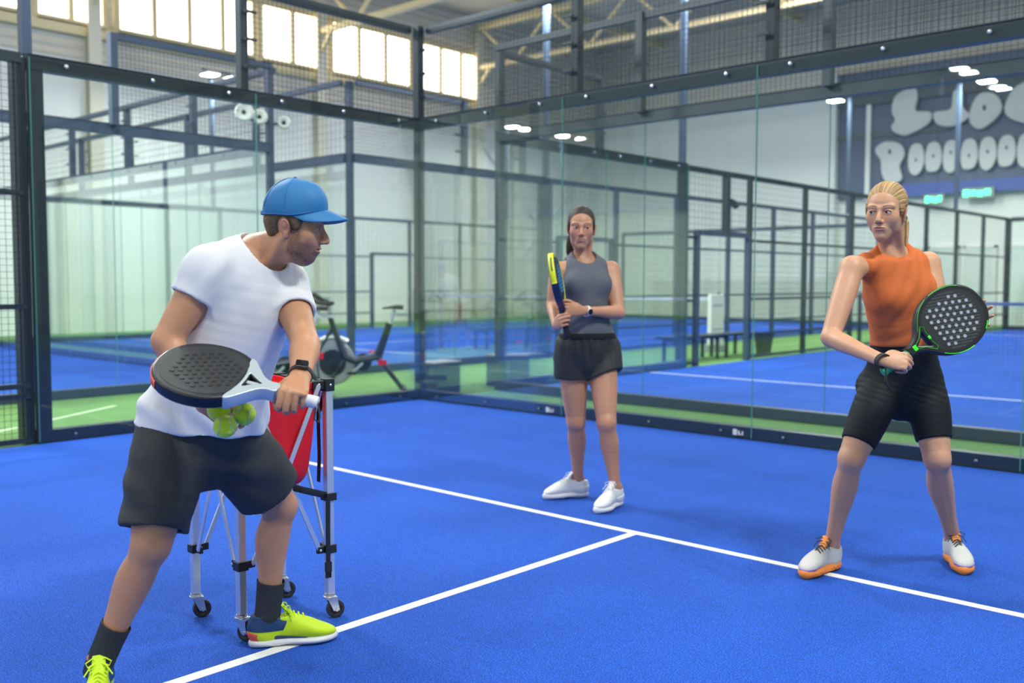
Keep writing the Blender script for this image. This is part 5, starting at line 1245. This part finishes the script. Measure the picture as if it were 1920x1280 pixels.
tri = spl([(.0165, .112), (.0185, .140), (.0335, .164), (.062, .1865), (.1010, .2175), (.094, .226), (.040, .213), (0, .210), (-.040, .213), (-.094, .226), (-.1010, .2175), (-.062, .1865), (-.0335, .164), (-.0185, .140), (-.0165, .112)], 3)
hole_ = spl([(0, .152), (.010, .165), (.022, .182), (.036, .200), (.030, .207), (.012, .2065), (0, .206), (-.012, .2065), (-.030, .207), (-.036, .200), (-.022, .182), (-.010, .165)], 3)
flat_shape('throat_plate', [tri, hole_], frame4(RB, rx, ry, rz), .0165, .0032, M_SILV, rk)
flat_shape('throat_bridge', [[(-.0045, .150), (.0045, .150), (.004, .208), (-.004, .208)]], frame4(RB, rx, ry, rz), .010, .003, M_SILV, rk)
b = MB(); b.tube([Wk(.010, -.004, 0), RB-ry*.012-UP*.012-FW*.01, at(600, 782, 2.70), at(597, 792, 2.69), at(589, 786, 2.69), RB-ry*.004-UP*.012-FW*.016], .0028, 8); b.build('wrist_cord', M_BLACKR, rk, True)
M_BALLY = mat('tennis_felt', (.66, .90, .02), .9, bump=.5, scale=700, sheen=.5)
M_SEAM = mat('ball_seam', (.62, .66, .55), .8)
def tennis_ball(c, label, R):
    r = thing('tennis_ball', label, 'tennis ball', c, 'tennis balls in the hand'); b = MB(); b.ball(c, .0330, 28); b.build('felt', M_BALLY, r, True)
    b = MB(); pts = []
    for t in np.linspace(0, 2*PI, 73)[:-1]:
        A = .44; q = V(math.cos(t)+A*math.cos(3*t), math.sin(t)-A*math.sin(3*t), 2*math.sqrt(A)*math.sin(2*t)); pts.append(c+R @ unit(q)*.0328)
    b.tube(pts, .0016, 6, closed=True); b.build('seam', M_SEAM, r, True)
    return r
for c, l, R in zip(BALLS, ('yellow tennis ball held at the left of the three, just under the racket', 'yellow tennis ball held at the right of the three, nearest the red basket', 'yellow tennis ball held lowest of the three, at the shirt hem'), (rotm(0, 1.2) @ rotm(2, .4), rotm(1, .9) @ rotm(0, .3), rotm(0, .7) @ rotm(1, .8))): tennis_ball(c, l, R)
# ================================================================== the woman in the orange top
J = dict(pel=at(1692, 712, 4.22), neck=at(1671, 470, 4.08), shR=at(1598, 502, 4.02), shL=at(1740, 494, 4.14), elR=at(1557, 632, 3.93), elL=at(1764, 606, 4.06),
         wrR=at(1647, 667, 3.735), wrL=at(1786, 616, 3.815), hipR=at(1658, 716, 4.20), hipL=at(1729, 716, 4.24), knR=at(1596, 860, 4.13), knL=at(1757, 860, 4.14), anR=at(1568, 1012, 4.32), anL=at(1786, 1006, 4.40))
hR_, tR_ = fl(1575, 1062), fl(1507, 1085); hL_, tL_ = fl(1778, 1046), fl(1809, 1078)
hR_ = stand(J, 'R', hR_, tR_, .262, .108); hL_ = stand(J, 'L', hL_, tL_, .262, .108)
J['kfR'] = unit(-FWH*.9-RTH*.35); J['kfL'] = unit(-FWH*.95+RTH*.15)
HO = HF(at(1661, 398, 4.00), -FWH*math.cos(math.radians(37))-RTH*math.sin(math.radians(37))-UPZ*.05, scale=.97, roll=.02); HO.zs = .97
WO = Person(J, FEM, HO, 1.0)
RB, RTIP = at(1658, 696, 3.665), at(1833, 560, 3.70); ry_ = unit(RTIP-RB); L3 = np.linalg.norm(RTIP-RB)
wd3 = unit(np.cross(ry_, -FW)+FW*.16*0+UP*.0+FW*-.10)
f1 = unit(RT*1.0-UP*.06-FW*.30); K1 = RB+ry_*.066-FW*.027+f1*.016; J['wrR'] = K1-f1*.086; k1 = -ry_; k1 = unit(k1-f1*(k1@f1)); n1 = np.cross(k1, f1); n1 = n1 if n1@FW > 0 else -n1; J['wkR'] = k1
hand3R = dict(wrist=J['wrR'], K=K1, k=k1, n=n1, s=.92, curls=[(58, 78, 50), (62, 80, 50), (64, 82, 50), (68, 82, 50)], thumb=[K1-k1*.040+n1*.02-f1*.05, K1-k1*.050+n1*.040-f1*.025, K1-k1*.044+n1*.052+f1*.004], wr=(.025, .019))
K2 = at(1822, 600, 3.775); f2 = unit(K2-J['wrL']); k2 = unit(-UP+RT*.2); n2 = np.cross(k2, f2); n2 = n2 if n2@FW < 0 else -n2; J['wkL'] = k2
hand3L = dict(wrist=J['wrL'], K=K2, k=k2, n=n2, s=.88, curls=[(4, 12, 8), (6, 14, 10), (8, 16, 10), (10, 18, 12)], thumb=[K2-k2*.045-f2*.03, K2-k2*.065-f2*.0, K2-k2*.080+f2*.02], spread=11, wr=(.025, .018))
def cheek(sc): pass
wo, tips = build_person('person with blonde ponytail, orange sleeveless top and black bike shorts, holding a racket', WO, dict(jaw=.88), [hand3R, hand3L], (.62, .325, .195), M_SK3,
    paintkw=dict(lips=(.50, .20, .17), brow=(.10, .055, .035), brow_t=.0020, nail=(.80, .05, .03)), h_head=.0022)
make_eyes(HO, wo, ('grey', (.10, .09, .08)), (.42, -.03))
# drawn-back blonde hair with a low ponytail
def drawn_hair(h, name, m, c0, c1, parent, pony, top=.0, strands=34, hmesh=.0024):
    hs = Sculpt(); h.ball(hs, (0, -.020, .044+top/2), (.0805, .0985, .0895+top/2)); h.limb(hs, [((0, -.085, .02), .060, .024), ((0, -.078, -.030), .048, .020)], .02)
    for s_ in (1, -1): h.ball(hs, (.069*s_, .016, .018), (.010, .024, .034), .012)
    h.ball(hs, (0, .108, -.022), (.094, .070, .113), .004, 's')
    for s_ in (1, -1): h.ball(hs, (.088*s_, -.012, -.008), (.034, .024, .040), .004, 's')
    hs.plane(h.p(0, -.05, -.056), -h.Z+h.Y*.15, .004)
    lo, hi = bounds(hs, .012)
    cc = np.array([0, -.105, .005])
    def ang(P): q = h.loc(P)-cc; return np.arctan2(q[:, 0], q[:, 2]), np.linalg.norm(q, axis=1)
    def comb(P): a, r_ = ang(P); return .0003*np.sin(a*strands+3*vnoise(P, 30, 5))+.0004*np.sin(a*strands*2.7+2*vnoise(P, 20, 6))
    def streak(P):
        a, r_ = ang(P); Q = np.stack([a*26, r_*22, a*0], 1); t = .5+.5*vnoise(Q, 1.0, 4); Q2 = np.stack([a*70, r_*30, a*0], 1); t = np.clip(.6*t+.4*(.5+.5*vnoise(Q2, 1.0, 9)), 0, 1); t = ss(.2, .8, t)[:, None]
        q = h.loc(P); edge = ss(.03, -.02, q[:, 2])[:, None]*.35
        return (np.array(c0)*(1-t)+np.array(c1)*t)*(1-edge)
    Vt, F = surface(hs.eval(Grid(lo, hi, hmesh))); Vt = smooth_mesh(Vt, F, 2); N_ = normals(Vt, F); Vt = Vt+N_*comb(Vt)[:, None]; o = np_mesh(name, Vt, F, m, parent, streak(Vt))
    p = Sculpt(); p.limb([(h.p(*q[0]), q[1], q[2]) for q in pony], 0, 5, u=h.X); lo, hi = bounds(p, .01)
    ax = unit(h.p(*pony[-1][0])-h.p(*pony[0][0]))
    def strand(P):
        d = P-h.p(*pony[0][0]); return .0016*np.sin((d@h.X)*900+5*vnoise(P, 12, 3))
    Vt, F = surface(p.eval(Grid(lo, hi, hmesh))); Vt = smooth_mesh(Vt, F, 1); N_ = normals(Vt, F); Vt = Vt+N_*strand(Vt)[:, None]; t = ss(-.5, .5, np.sin((Vt@h.X)*700+4*vnoise(Vt, 12, 3))+.5*vnoise(Vt, 60, 2))[:, None]
    np_mesh('ponytail', Vt, F, m, o, np.array(c0)*(1-t)+np.array(c1)*t)
    b = MB(); b.tube([h.p(*pony[1][0])+(.024*math.cos(t))*h.X+.020*math.sin(t)*np.cross(h.X, ax) for t in np.linspace(0, 2*PI, 17)[:-1]], .0045, 6, closed=True); b.build('hair_tie', M_BLACKR, o, True)
    return o
M_HAIR = mat('combed_hair', (.2, .1, .05), .52, attr=True, spec=.35)
drawn_hair(HO, 'hair', M_HAIR, (.20, .11, .045), (.62, .40, .19), wo, [((0, -.100, .020), .022, .018), ((-.020, -.122, .000), .021, .019), ((-.036, -.124, -.050), .025, .020), ((-.044, -.110, -.105), .022, .016), ((-.046, -.098, -.150), .014, .010), ((-.046, -.094, -.170), .005, .004)])
# sleeveless top
tk = Sculpt(); keep = FEM['tor']; FEM['tor'] = [(-.02, .150, .112), (.14, .150, .112), (.26, .142, .108), (.40, .136, .106), (.56, .144, .112), (.72, .150, .118), (.84, .132, .104), (.94, .095, .082)]; WO.torso(tk); FEM['tor'] = keep
WO.bust(tk, .008, r=.060); WO.shoulders(tk, .013, .62, .04)
tk.limb([(J['neck']-WO.Z*.03+WO.Y*.004, .074, .070), (J['neck']+WO.Z*.012+WO.Y*.016, .066, .066), (J['neck']+WO.Z*.035+WO.Y*.020, .064, .064), (J['neck']+WO.Z*.09+WO.Y*.026, .062, .062)], .02, 3, u=WO.X)
for q in ('R', 'L'):
    a, e = J['sh'+q], J['el'+q]; o_ = unit(a-J['neck']); s_ = 1 if q == 'R' else -1
    tk.limb([(a+o_*.030+UPZ*.07, .050, .062), (a+o_*.016-UPZ*.015, .049, .062), (a-UPZ*.080+o_*.022, .042, .055)], .006, 3, op='s', u=WO.X)
tk.plane(J['neck']+WO.Z*.026, WO.Z*.85+WO.Y*.50, .003); tk.plane(at(1690, 650, 4.1), -UPZ, .006)
tk.limb([(J['neck']-WO.Z*.03+WO.Y*.022, .050, .048), (J['neck']+WO.Z*.03+WO.Y*.022, .053, .053), (J['neck']+WO.Z*.10+WO.Y*.028, .056, .056)], .002, 3, op='s', u=WO.X)
lo, hi = bounds(tk, .02)
def tank_fold(P):
    u_ = (P-J['pel'])@WO.Z/WO.L; x_ = (P-J['pel'])@WO.X
    return .0035*ss(.62, .15, u_)*np.sin(2*PI*(P@unit(WO.Z*.9+WO.X*.45*np.sign(1)))/.075+3.5*vnoise(P, 7, 1))*(.5+.5*vnoise(P, 7, 2))+.0016*ss(.4, .7, u_)*np.sin(2*PI*(P@unit(WO.Z*.5+WO.X*.6))/.05+4*vnoise(P, 6, 4))
top3 = garment('sleeveless_top', tk, lo, hi, .0045, M_ORANGE, wo, fold=tank_fold)
# bike shorts
bs = Sculpt(); WO.torso(bs, .008, cut=(-.2, .40))
for q in ('R', 'L'):
    g = J['hip'+q]-WO.Y*.055-V(0, 0, .03); bs.ball(g, .084, .03); lg = Sculpt(); WO.leg(lg, q, .0085, 't', 0); hp, kn = J['hip'+q], J['kn'+q]; lg.plane(hp+(kn-hp)*(.80 if q == 'R' else .76), unit(kn-hp), .002); bs.include(lg, .025)
bs.plane(J['pel']+WO.Z*.19, WO.Z, .004); lo, hi = bounds(bs, .015)
def bike_fold(P): return .0012*np.sin(2*PI*(P@unit(UPZ+RTH*.35))/.026+3*vnoise(P, 8, 1))*ss(.10, .02, np.abs((P-J['hipR'])@UPZ+.02))*(.5+.5*vnoise(P, 9, 5))
garment('bike_shorts', bs, lo, hi, .0045, M_BLK, wo, fold=bike_fold)
ST_O = dict(sole_h=.040, upper=M_CREAMU, sole=M_ORS, tongue=M_ORS, laces=M_LACE, h=.0026, pods=(.06, .25, .44, .66, .84), holes=(.10, .18, .30, .38, .52, .60, .71, .78, .88),
            bands=[('toe_overlay', M_LILAC, (.84, 1.2, .012, .050, .0040)), ('foam_edge', M_ORS, (-.1, .84, .030, .052, .0030))])
shoe(wo, hR_, tR_, dict(ST_O, lat=1), J['anR']); shoe(wo, hL_, tL_, dict(ST_O, lat=-1), J['anL'])
M_LG = mat('neon_green', (.06, .88, .03), .4)
look = dict(frame=M_RBLK, face=mat('racket_face', (.018, .019, .022), .45, bump=.15, scale=600), dots='ribs', dot=mat('hole_rim', (.30, .32, .35), .4), dot2=mat('lit_hole_disc', (.40, .43, .48), .5), rib=mat('rib_gloss', (.055, .058, .065), .3), rib_ang=1.12,  # pale discs stand in for the lit insides of the holes
            grip=mat('green_grip', (.03, .36, .16), .6), wrap=mat('green_wrap', (.02, .26, .11), .6))
rk, Wk, (rx, ry, rz) = racket('black padel racket with neon green trim and ribbed face, held by the orange top woman', RB, RTIP, wd3, look, L3, ws=.93, pitch=.0255)
def face_line(name, pts, W, zz, wid, m, parent, closed=False):
    b = MB(); b.tube([W(a, c, zz) for a, c in pts], wid/2, 6, closed=closed, flat=.5); return b.build(name, m, parent, True)
fz = .0190 if rz@FW < 0 else -.0190
face_line('throat_line', [(0, .142), (.010, .155), (.020, .178), (.052, .207), (.046, .2185), (.022, .213), (0, .2145), (-.022, .213), (-.046, .2185), (-.052, .207), (-.020, .178), (-.010, .155)], Wk, fz, .0034, M_LG, rk, True)
b = MB(); b.obox(Wk(0, .2125, fz*.9), rx, ry, rz, .007, .0055, .003); b.obox(Wk(0, .143, fz*.8), rx, ry, rz, .011, .008, .006); b.build('throat_accent', M_LG, rk, bevel=.002)
def rimline(t0, t1, wid, zoff, nm='rim_accent'):
    half = [(.026, .165), (.048, .185), (.082, .212), (.110, .245), (.126, .285), (.130, .325), (.124, .365), (.107, .402), (.080, .432), (.044, .451)]; half = [(a, c*L3/.456) for a, c in half]
    o_ = spl(half+[(0, L3)], 6, closed=False); o_ = np.concatenate([o_, [(-a, c) for a, c in o_[::-1][1:]]]); n_ = len(o_); pts = o_[int(t0*n_):int(t1*n_)]; pts = [(a*.965, .318*L3/.456+(c-.318*L3/.456)*.965) for a, c in pts]
    face_line(nm, pts, Wk, fz*1.0, wid, M_LG, rk)
sgn = rx@UP > 0      # which side of the outline is the upper one in the picture
for t0, t1, w_ in ((.22, .38, .0040), (.60, .65, .0075), (.74, .90, .0060), (.04, .20, .0022)):
    if sgn: rimline(t0, t1, w_, 0)
    else: rimline(1-t1, 1-t0, w_, 0)
# strap hanging from her wrist
wa = unit(J['wrR']-J['elR']); wc = J['wrR']+wa*.012
bnd = wrap_band('wrist_strap', wc, wa, np.cross(wa, UP), .030, .025, .018, .004, M_BLACKR, wo)
b = MB(); c = wc-UP*.022-FW*.022; b.tube([c, c-UP*.05-FW*.004+RT*.004, c-UP*.085+RT*.016, c-UP*.055-FW*.010-RT*.004, c-FW*.008], .0045, 8, flat=.5); b.build('strap_tail', M_BLACKR, bnd, True)

# ================================================================== the woman in the grey tank top
J = dict(pel=at(1101, 655, 5.56), neck=at(1092, 481, 5.56), shR=at(1047, 508, 5.53), shL=at(1146, 506, 5.60), elR=at(1037, 572, 5.55), elL=at(1159, 586, 5.51),
         wrR=at(1042, 611, 5.36), wrL=at(1099, 583, 5.37), hipR=at(1073, 660, 5.56), hipL=at(1129, 660, 5.60), knR=at(1080, 790, 5.60), knL=at(1137, 792, 5.46), anR=at(1081, 905, 5.76), anL=at(1151, 917, 5.46))
hR_, tR_ = fl(1094, 931), fl(1021, 936); hL_, tL_ = fl(1163, 946), fl(1119, 963)
hR_ = stand(J, 'R', hR_, tR_, .265, .108); hL_ = stand(J, 'L', hL_, tL_, .265, .108); J['kfR'] = unit(-FWH*.95-RTH*.15); J['kfL'] = unit(-FWH*.95-RTH*.1)
HG = HF(at(1090, 428, 5.50), -FWH*math.cos(.07)-RTH*math.sin(.07)-UPZ*.03, scale=.98)
WG = Person(J, FEM, HG, 1.0)
RB, RTIP = at(1064, 628, 5.315), at(1036, 484, 5.265); ry_ = unit(RTIP-RB); L4 = np.linalg.norm(RTIP-RB); wd4 = unit(FW*.985+RT*.17)
K1 = at(1064, 580, 5.285); k1 = unit(-ry_); f1 = unit(K1-J['wrL']); k1 = unit(k1-f1*(k1@f1)); n1 = np.cross(k1, f1); n1 = n1 if n1@FW > 0 else -n1; J['wkL'] = k1
h4L = dict(wrist=J['wrL'], K=K1, k=k1, n=n1, s=.90, curls=[(50, 60, 40), (54, 64, 40), (56, 66, 42), (60, 66, 42)], thumb=[K1-k1*.040+n1*.012-f1*.045, K1-k1*.050+n1*.020-f1*.015, K1-k1*.046+n1*.026+f1*.014], wr=(.024, .018))
K2 = at(1050, 602, 5.275); f2 = unit(K2-J['wrR']); k2 = unit(-ry_); k2 = unit(k2-f2*(k2@f2)); n2 = np.cross(k2, f2); n2 = n2 if n2@RT > 0 else -n2; J['wkR'] = k2
h4R = dict(wrist=J['wrR'], K=K2, k=k2, n=n2, s=.90, curls=[(58, 72, 48), (60, 74, 48), (62, 76, 48), (64, 76, 48)], thumb=[K2-k2*.038+n2*.016-f2*.03, K2-k2*.040+n2*.034-f2*.01, K2-k2*.034+n2*.046+f2*.01], wr=(.024, .018))
wg, _ = build_person('person with dark ponytail, gray tank top and black running shorts, clasping a racket', WG, dict(jaw=.90, smile=.0065), [h4L, h4R], (.55, .265, .16), M_SK2, paintkw=dict(lips=(.48, .18, .17), brow=(.05, .03, .024), brow_t=.0022, smile=.0065), h_head=.0026, h_hand=.0026)
make_eyes(HG, wg, ('dark', (.05, .03, .02)), (-.28, .02))
drawn_hair(HG, 'hair', M_HAIR, (.012, .009, .008), (.055, .042, .036), wg, [((.02, -.105, .050), .024, .020), ((.030, -.128, .035), .020, .018), ((.050, -.128, -.030), .028, .022), ((.064, -.108, -.100), .026, .018), ((.070, -.095, -.150), .015, .010), ((.072, -.09, -.172), .005, .004)])
b = MB(); b.ball(HG.p(.078, -.004, -.038), .0055, 10); b.build('earring', mat('pearl', (.85, .83, .80), .2), wg, True)
tk = Sculpt(); FEM['tor'] = [(-.08, .172, .126), (.10, .164, .118), (.26, .140, .106), (.40, .130, .102), (.56, .138, .108), (.72, .146, .112), (.84, .130, .098), (.95, .092, .078)]; WG.torso(tk); FEM['tor'] = keep
WG.bust(tk, .007, r=.064); WG.shoulders(tk, .012, .56, .04)
for q in ('R', 'L'):
    a, e = J['sh'+q], J['el'+q]; o_ = unit(a-J['neck'])
    tk.limb([(a+o_*.014+UPZ*.08, .052, .07), (a+o_*.004-UPZ*.01, .052, .066), (a-UPZ*.09+o_*.022, .042, .056)], .006, 3, op='s', u=WG.X)
tk.limb([(J['neck']-WG.Z*.034+WG.Y*.052, .060, .046), (J['neck']+WG.Z*.00+WG.Y*.046, .064, .052), (J['neck']+WG.Z*.04+WG.Y*.034, .066, .062), (J['neck']+WG.Z*.10+WG.Y*.036, .07, .07)], .003, 3, op='s', u=WG.X)
tk.plane(J['pel']+UPZ*.075, -UPZ, .006); lo, hi = bounds(tk, .02)
def tank2_fold(P):
    u_ = (P-J['pel'])@WG.Z/WG.L; return .0028*ss(.60, .25, u_)*np.sin(2*PI*(P@unit(UPZ+RTH*-.35))/.05+3*vnoise(P, 8, 1))*(.5+.5*vnoise(P, 8, 3))
tank = garment('tank_top', tk, lo, hi, .0045, M_GTANK, wg, fold=tank2_fold)
# running shorts
rs = Sculpt(); WG.torso(rs, .014, cut=(-.2, .20)); 
for q in ('R', 'L'):
    rs.ball(J['hip'+q]-WG.Y*.055-V(0, 0, .03), .096, .03); lg = Sculpt(); hp, kn = J['hip'+q], J['kn'+q]; d = unit(kn-hp)
    lg.limb([(hp+UPZ*.03, .104, .108, WG.X), (hp+d*.09, .112, .114, WG.X), (hp+d*.165, .110, .114, WG.X), (hp+d*.30, .110, .114, WG.X)], 0, 4); lg.plane(hp+d*(.150 if q == 'R' else .148), unit(d+(WG.X*.06 if q == 'R' else -WG.X*.36)), .003); rs.include(lg, .012)
for q in ('R', 'L'):
    hp, kn = J['hip'+q], J['kn'+q]; d = unit(kn-hp); rs.limb([(hp+d*.13, .088, .088), (hp+d*.25, .104, .104)], .002, 2, op='s')
rs.plane(J['pel']+UPZ*.092, UPZ, .004); lo, hi = bounds(rs, .02)
def run_fold(P):
    z_ = (P-J['pel'])@UPZ; return .0030*np.sin(2*PI*(P@RTH)/.045+2.5*vnoise(P, 7, 2))*ss(-.14, .04, z_)*ss(.10, .05, z_)+.003*np.sin(2*PI*(P@unit(RTH+UPZ*.6))/.09+3*vnoise(P, 6, 4))*(.5+.5*vnoise(P, 5, 1))
rso = garment('running_shorts', rs, lo, hi, .0045, M_BSHORT, wg, fold=run_fold)
wb = Sculpt(); WG.torso(wb, .018, cut=(-.2, .30)); wb.plane(J['pel']+UPZ*.098, UPZ, .003); wb.plane(J['pel']+UPZ*.062, -UPZ, .003); lo, hi = bounds(wb, .02); garment('waistband', wb, lo, hi, .0045, M_BLK, rso)
ST_W = dict(sole_h=.036, upper=M_WHU, sole=M_SOLEW, tongue=M_WHU, laces=M_SOLEW, h=.003, bands=[('heel_overlay', M_SOLEW, (-.1, .25, .03, .075, .0035))])
shoe(wg, hR_, tR_, dict(ST_W, lat=1), J['anR']); shoe(wg, hL_, tL_, dict(ST_W, lat=-1), J['anL'])
wa = unit(J['wrL']-J['elL']); wc = J['wrL']-wa*.006; wn = unit(-n1+UP*-.2); wn = unit(wn-wa*(wn@wa)); wx = np.cross(wa, wn)
band = wrap_band('wristwatch', wc, wa, wx, .0275, .0225, .018, .003, mat('pale_strap', (.78, .66, .64), .6), wg)
b = MB(); b.lathe([(.0, -.004), (.019, -.004), (.020, .002), (.018, .005), (0, .005)], wc+wn*.027, wn, 20); b.build('watch_case', mat('rose_steel', (.78, .62, .55), .3, .6), band, True)
b = MB(); b.lathe([(.0, .0), (.0160, .0), (.0160, .0012), (0, .0012)], wc+wn*.0318, wn, 20); b.build('watch_face', mat('black_glass', (.008, .008, .01), .06), band, True)
look = dict(frame=mat('racket_navy', (.008, .020, .070), .3), face=mat('racket_face_navy', (.012, .018, .035), .45), dots='rim', dot=mat('hole_blue', (.05, .30, .60), .4), dot2=mat('hole_black', (.004, .004, .005), .5), rib=M_RBLK, rib_ang=0, grip=M_RBLK, wrap=M_RBLK)
rk, Wk, (rx, ry, rz) = racket('navy padel racket with yellow bumper seen edge on, held by the gray tank woman', RB, RTIP, wd4, look, L4)
M_YEL = mat('bumper_yellow', (.75, .80, .02), .4)
near0 = rx@FW < 0
rim_strip('bumper', Wk, rz, (.22 if near0 else .50), (.50 if near0 else .78), .0008, .030, M_YEL, rk, L4)
rim_strip('bumper_print', Wk, rz, (.30 if near0 else .60), (.40 if near0 else .70), .0016, .010, mat('print_olive', (.10, .16, .02), .5), rk, L4)
face_line('face_stripe', [(a*.93*(1 if not near0 else -1), c) for a, c in spl([(.048, .19), (.082, .218), (.110, .25), (.124, .29), (.127, .325), (.120, .365), (.10, .40)], 4, False)], Wk, .0190, .006, M_YEL, rk)
